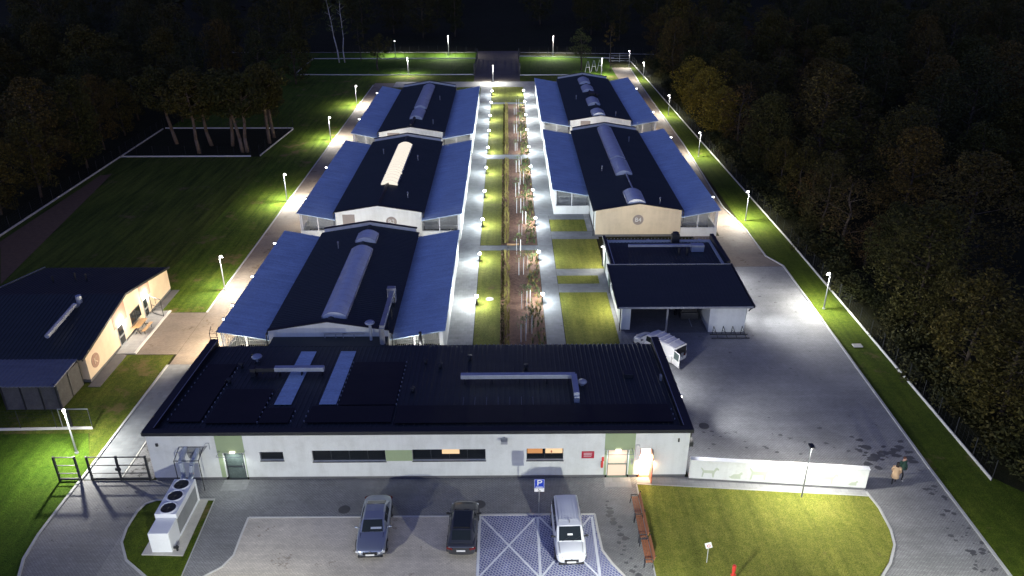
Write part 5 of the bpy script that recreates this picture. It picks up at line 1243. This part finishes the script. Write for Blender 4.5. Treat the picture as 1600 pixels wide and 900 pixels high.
def tree_proto(seed, h, spread, mat, bark="bark", leaf=.15, nclump=74, per=150, base=.12, narrow=1.0, trunk_r=.2, lean=0.0, forks=1):
    r_ = random.Random(seed); root = empty("forest_tree")
    m = MB(); clumps = []
    for fk in range(forks):
        a0 = r_.random()*6.28; top = Vector((lean*h*.3+spread*.3*math.cos(a0)*(forks > 1), spread*.3*math.sin(a0)*(forks > 1), h*.92))
        prev = Vector((0, 0, -.1)); n = 5; nodes = [prev]
        for k in range(1, n+1):
            t = k/n; p = top*t + Vector((r_.uniform(-.25, .25), r_.uniform(-.25, .25), 0))*min(1, h/10)
            m.tube(prev, p, trunk_r*(1-.85*(k-1)/n)+.02, trunk_r*(1-.85*k/n)+.02, 7); prev = p; nodes.append(p)
        for k in range(nclump//forks):
            t = base+(1-base)*((k+.5)/(nclump//forks))
            a = k*2.4+r_.uniform(-.5, .5); env = math.sin(math.pi*min(1, (t-base)/(1-base)*.86+.12))**.7
            rr = spread*env*r_.uniform(.35, 1.05)*narrow; i = min(n-1, int(t*n)); o_ = nodes[i].lerp(nodes[i+1], t*n-i) if t < 1 else nodes[-1]
            c = o_+Vector((rr*math.cos(a), rr*math.sin(a), r_.uniform(-.2, .5)+rr*.18))
            clumps.append((c, spread*r_.uniform(.2, .36)))
            if k % 2 == 0: m.tube(o_-Vector((0, 0, rr*.25)), c, trunk_r*.28, trunk_r*.07, 5, caps=False)
    m.build("trunk", bark, root, smooth=True)
    cm = crown_mesh("crown", mat, clumps, per, leaf, r_); co = bpy.data.objects.new("crown", cm); COL.objects.link(co); co.parent = root
    return root
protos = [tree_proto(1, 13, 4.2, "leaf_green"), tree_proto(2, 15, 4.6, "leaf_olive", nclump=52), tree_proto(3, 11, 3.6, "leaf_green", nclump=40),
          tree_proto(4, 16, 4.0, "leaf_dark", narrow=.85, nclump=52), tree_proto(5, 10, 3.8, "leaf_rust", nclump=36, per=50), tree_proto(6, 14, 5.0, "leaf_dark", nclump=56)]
used = [False]*6
def put(k, x, y, s, label, group, cat="tree", name="forest_tree"):
    if not used[k]: t = protos[k]; used[k] = True
    else: t = copy_tree(protos[k])
    t.name = name; t.location = (x, y, 0); t.rotation_euler = (0, 0, rng.random()*6.28); t.scale = (s*rng.uniform(.9, 1.1), s*rng.uniform(.9, 1.1), s*rng.uniform(.85, 1.15))
    return tag(t, label, cat, group)
trng = random.Random(21); placed = []
def field(n, xr, yr, ok, dmin, label, group, weights, smin=.75, smax=1.15):
    c = 0; tries = 0
    while c < n and tries < n*40:
        tries += 1; x = trng.uniform(*xr); y = trng.uniform(*yr)
        if not ok(x, y) or any((x-a)**2+(y-b)**2 < dmin*dmin for a, b in placed[-260:]): continue
        placed.append((x, y)); c += 1
        put(trng.choices(range(6), weights)[0], x, y, trng.uniform(smin, smax), label, group)
inview = lambda x, y: abs(x) < (y*.898+15.4)*.653+9
E_edge = lambda y: 36.2
for k, (x, y) in enumerate([(36.3, 42+5.4*i+trng.uniform(-1.5, 1.5)) for i in range(27)]):
    if 123 < y < 156: continue
    placed.append((x, y)); put(trng.choice([0, 1, 2, 2, 4]), x+trng.uniform(0, 1.5), y, trng.uniform(.6, .95), "faintly lit tree at the edge of the dark forest, just beyond the fence kerb", "trees at the forest edge beyond the fence")
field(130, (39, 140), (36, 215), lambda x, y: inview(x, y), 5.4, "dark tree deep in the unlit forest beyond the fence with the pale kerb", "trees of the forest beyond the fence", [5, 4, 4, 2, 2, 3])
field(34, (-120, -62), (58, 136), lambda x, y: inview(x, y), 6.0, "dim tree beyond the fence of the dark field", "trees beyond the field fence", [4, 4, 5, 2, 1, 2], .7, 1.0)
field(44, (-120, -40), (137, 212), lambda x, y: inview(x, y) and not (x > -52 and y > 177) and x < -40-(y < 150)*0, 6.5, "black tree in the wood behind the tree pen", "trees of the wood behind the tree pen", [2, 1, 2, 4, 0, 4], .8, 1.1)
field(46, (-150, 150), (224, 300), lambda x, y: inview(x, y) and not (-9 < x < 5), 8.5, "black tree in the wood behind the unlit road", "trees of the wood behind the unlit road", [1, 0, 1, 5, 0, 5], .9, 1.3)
# far-off wood as one mass
fw_r = random.Random(5); cl_ = [((fw_r.uniform(-330, 330), fw_r.uniform(300, 520), fw_r.uniform(1, 15)), fw_r.uniform(4, 7)) for _ in range(900)]
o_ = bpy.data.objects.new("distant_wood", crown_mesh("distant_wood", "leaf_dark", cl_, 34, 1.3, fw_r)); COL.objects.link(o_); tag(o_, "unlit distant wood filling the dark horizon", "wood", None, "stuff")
# yellow lit trees
def own(seed, h, sp, mat, x, y, label, name="deciduous_tree", group=None, **kw):
    t = tree_proto(seed, h, sp, mat, **kw); t.name = name; t.location = (x, y, 0); return tag(t, label, "tree", group)
for k, (x, y, h) in enumerate(((35.2, 128, 8), (34.8, 137.5, 9.5), (35.0, 149, 9))):
    own(30+k, h, 3.9, "leaf_autumn", x, y, ("yellow lit tree nearest the marked gable, behind the fence", "middle one of three yellow lit trees behind the fence", "farthest of three yellow lit trees behind the fence")[k], group="yellow lit trees behind the fence", per=90)
# birches, lone trees
own(40, 17, 2.4, "leaf_birch", -41.2, 198, "tall thin birch with a white trunk on the far lawn, the leaning one", "birch_tree", "birches on the far lawn", bark="bark_birch", nclump=24, per=26, base=.45, trunk_r=.17, lean=-.35)
own(41, 16, 2.0, "leaf_birch", -39.9, 198.2, "tall thin birch with a white trunk on the far lawn, the upright one", "birch_tree", "birches on the far lawn", bark="bark_birch", nclump=22, per=26, base=.45, trunk_r=.14)
own(42, 8, 3.0, "leaf_dark", -30.3, 187.9, "dark young tree with a crooked trunk on the far lawn near the birches", nclump=30, per=60, base=.42, trunk_r=.2, lean=.25)
own(43, 9, 2.8, "leaf_birch", 17.4, 187.5, "loose green tree by the trestle frames behind the far roof", nclump=28, per=55, base=.3, lean=-.1)
own(44, 10, 1.8, "leaf_dark", -36.2, 200, "slender tree between the birches and the dark young tree", nclump=18, per=36, base=.4, trunk_r=.1)
own(45, 11, 1.6, "leaf_olive", 24.0, 186.0, "slender dark tree between the trestle frames and the small gate", nclump=16, per=30, base=.5, trunk_r=.12)
# pen trees
pen_lab = ["leaning bare-trunked tree nearest the field fence inside the tree pen", "thick curved trunk near the front kerb of the tree pen", "slanting trunk just behind the thick curved one in the tree pen", "forked tree in the middle of the tree pen, slanting stem",
           "upright stem beside the slanting stem in the middle of the tree pen", "trunk with a big knot behind the forked pair in the tree pen", "upright tree close to the slanting kerb of the tree pen", "second upright tree close to the slanting kerb of the tree pen"]
for k, (x, y, ln) in enumerate(((-53.75, 125.4, -.45), (-48.2, 119.9, -.12), (-47.7, 124.2, -.45), (-41.6, 120.5, -.5), (-40.9, 120.6, .1), (-44.3, 124.1, .1), (-38.7, 125.5, -.1), (-38.9, 129.0, -.25))):
    own(50+k, 12.5, 3.6, "leaf_green", x, y, pen_lab[k], "pen_tree", "trees inside the tree pen", bark="bark_pen", nclump=44, per=150, leaf=.17, base=.48, trunk_r=.30, lean=ln)

# shrubs by the fence
sh = random.Random(9)
proto_s = None
for k in range(90):
    x, y = 33.9+sh.uniform(0, 2.8), 43+1.7*k+sh.uniform(-1, 1)
    if proto_s is None:
        cm = crown_mesh("verge_shrub", "leaf_dark", [((sh.uniform(-1.1, 1.1), sh.uniform(-1.1, 1.1), sh.uniform(.2, 1.6)), .7) for _ in range(14)], 70, .11, sh)
        proto_s = bpy.data.objects.new("verge_shrub", cm); COL.objects.link(proto_s); s_ = proto_s
    else: s_ = proto_s.copy(); COL.objects.link(s_)
    s_.location = (x, y, 0); s_.rotation_euler = (0, 0, sh.random()*6); s_.scale = (sh.uniform(.8, 1.6),)*3
    s_.scale.z *= sh.uniform(.7, 1.3); tag(s_, "loose low shrub at the forest edge directly behind the fence kerb", "shrub", "low shrubs behind the fence kerb")

# corridor planting: ornamental grasses (uncountable tufts) and staked young trees
def tufts(name, mat, label, spots_, hmin, hmax, blades, seed, w=.02, sp=.16):
    r_ = random.Random(seed); v = []; f = []
    for (x, y) in spots_:
        hh = r_.uniform(hmin, hmax)
        for _ in range(blades):
            a = r_.random()*6.28; rr = r_.uniform(.1, 1)*sp; h = hh*r_.uniform(.6, 1); bx, by = x+.3*rr*math.cos(a), y+.3*rr*math.sin(a)
            tx, ty = x+rr*1.5*math.cos(a), y+rr*1.5*math.sin(a); nx, ny = -math.sin(a)*w, math.cos(a)*w; k = len(v)
            v += [(bx-nx, by-ny, .05), (bx+nx, by+ny, .05), (tx, ty, h+.05)]; f.append((k, k+1, k+2))
    me = bpy.data.meshes.new(name); me.from_pydata(v, [], f); me.materials.append(MATS[mat]); o_ = bpy.data.objects.new(name, me); COL.objects.link(o_)
    return tag(o_, label, "grass" if "grass" in name else "planting", None, "stuff")
def rows(xs_, dy, jit, y0=57.3, y1=152.2, skip=.15, seed=3):
    r_ = random.Random(seed); out = []
    for x in xs_:
        y = y0
        while y < y1:
            if not (80.8 < y < 82.6 or 115.9 < y < 118.6) and r_.random() > skip: out.append((x+r_.uniform(-jit, jit), y+r_.uniform(-.1, .1)))
            y += dy
    return out
tufts("feather_grass", "grass_straw", "rows of straw yellow ornamental grass along the lawn edge of the planting bed", rows([-.25, .05], .42, .07, seed=3), .35, .85, 26, 4)
tufts("sedge_edging", "leaf_green", "dark low sedge edging between the corridor lawn and the bark mulch", rows([-.62, -.45], .30, .05, seed=5), .15, .32, 16, 6, .025)
tufts("feather_grass", "shrub_grey", "loose grey-green grasses filling the planting bed near the path lamps", rows([2.3, 2.7, 3.1], .42, .16, skip=.35, seed=8), .2, .55, 20, 7, .018, .2)
tufts("feather_grass", "grass_straw", "scattered straw coloured clumps between the grey-green grasses of the bed", rows([2.1, 2.6, 3.0], 1.1, .25, skip=.45, seed=11), .25, .6, 20, 9)
yr = random.Random(12); yt = None
ypos = [(1.35, 60.5), (1.9, 62), (1.55, 66.8), (2.0, 68), (1.4, 74.5), (1.9, 76), (1.2, 79.6), (1.5, 85.5), (2.0, 89), (1.4, 92.8), (1.9, 94.5), (1.3, 99), (2.0, 104), (1.5, 109.5), (1.9, 113), (1.4, 120.5), (2.0, 126), (1.4, 131), (1.9, 137), (1.5, 144), (2.0, 149)]
for k, (x, y) in enumerate(ypos):
    if yt is None:
        yt = empty("young_tree"); m = MB(); m.tube((0, 0, .04), (.05, .02, 2.3), .03, .012, 6); m.path([(.0, 0, 1.1), (.3, .1, 1.8)], .01, 4); m.path([(.0, 0, 1.3), (-.3, .1, 2.0)], .01, 4); m.build("trunk", "bark", yt)
        cm = crown_mesh("crown", "leaf_pale", [((yr.uniform(-.4, .4), yr.uniform(-.4, .4), yr.uniform(1.3, 2.5)), .26) for _ in range(7)], 14, .06, yr); co = bpy.data.objects.new("crown", cm); COL.objects.link(co); co.parent = yt
        for sx in (-.22, .22):
            m = MB(); m.tube((sx, 0, .03), (sx, 0, 1.7), .028, .028, 6); m.build("stake", "white_plate", yt)
        t_ = yt
    else: t_ = copy_tree(yt)
    t_.location = (x, y, .0); t_.rotation_euler = (0, 0, yr.uniform(-.6, .6)); s_ = yr.uniform(.8, 1.2); t_.scale = (s_, s_, s_)
    tag(t_, "thin young tree between two white stakes in the mulch bed", "young tree", "staked young trees in the planting bed")
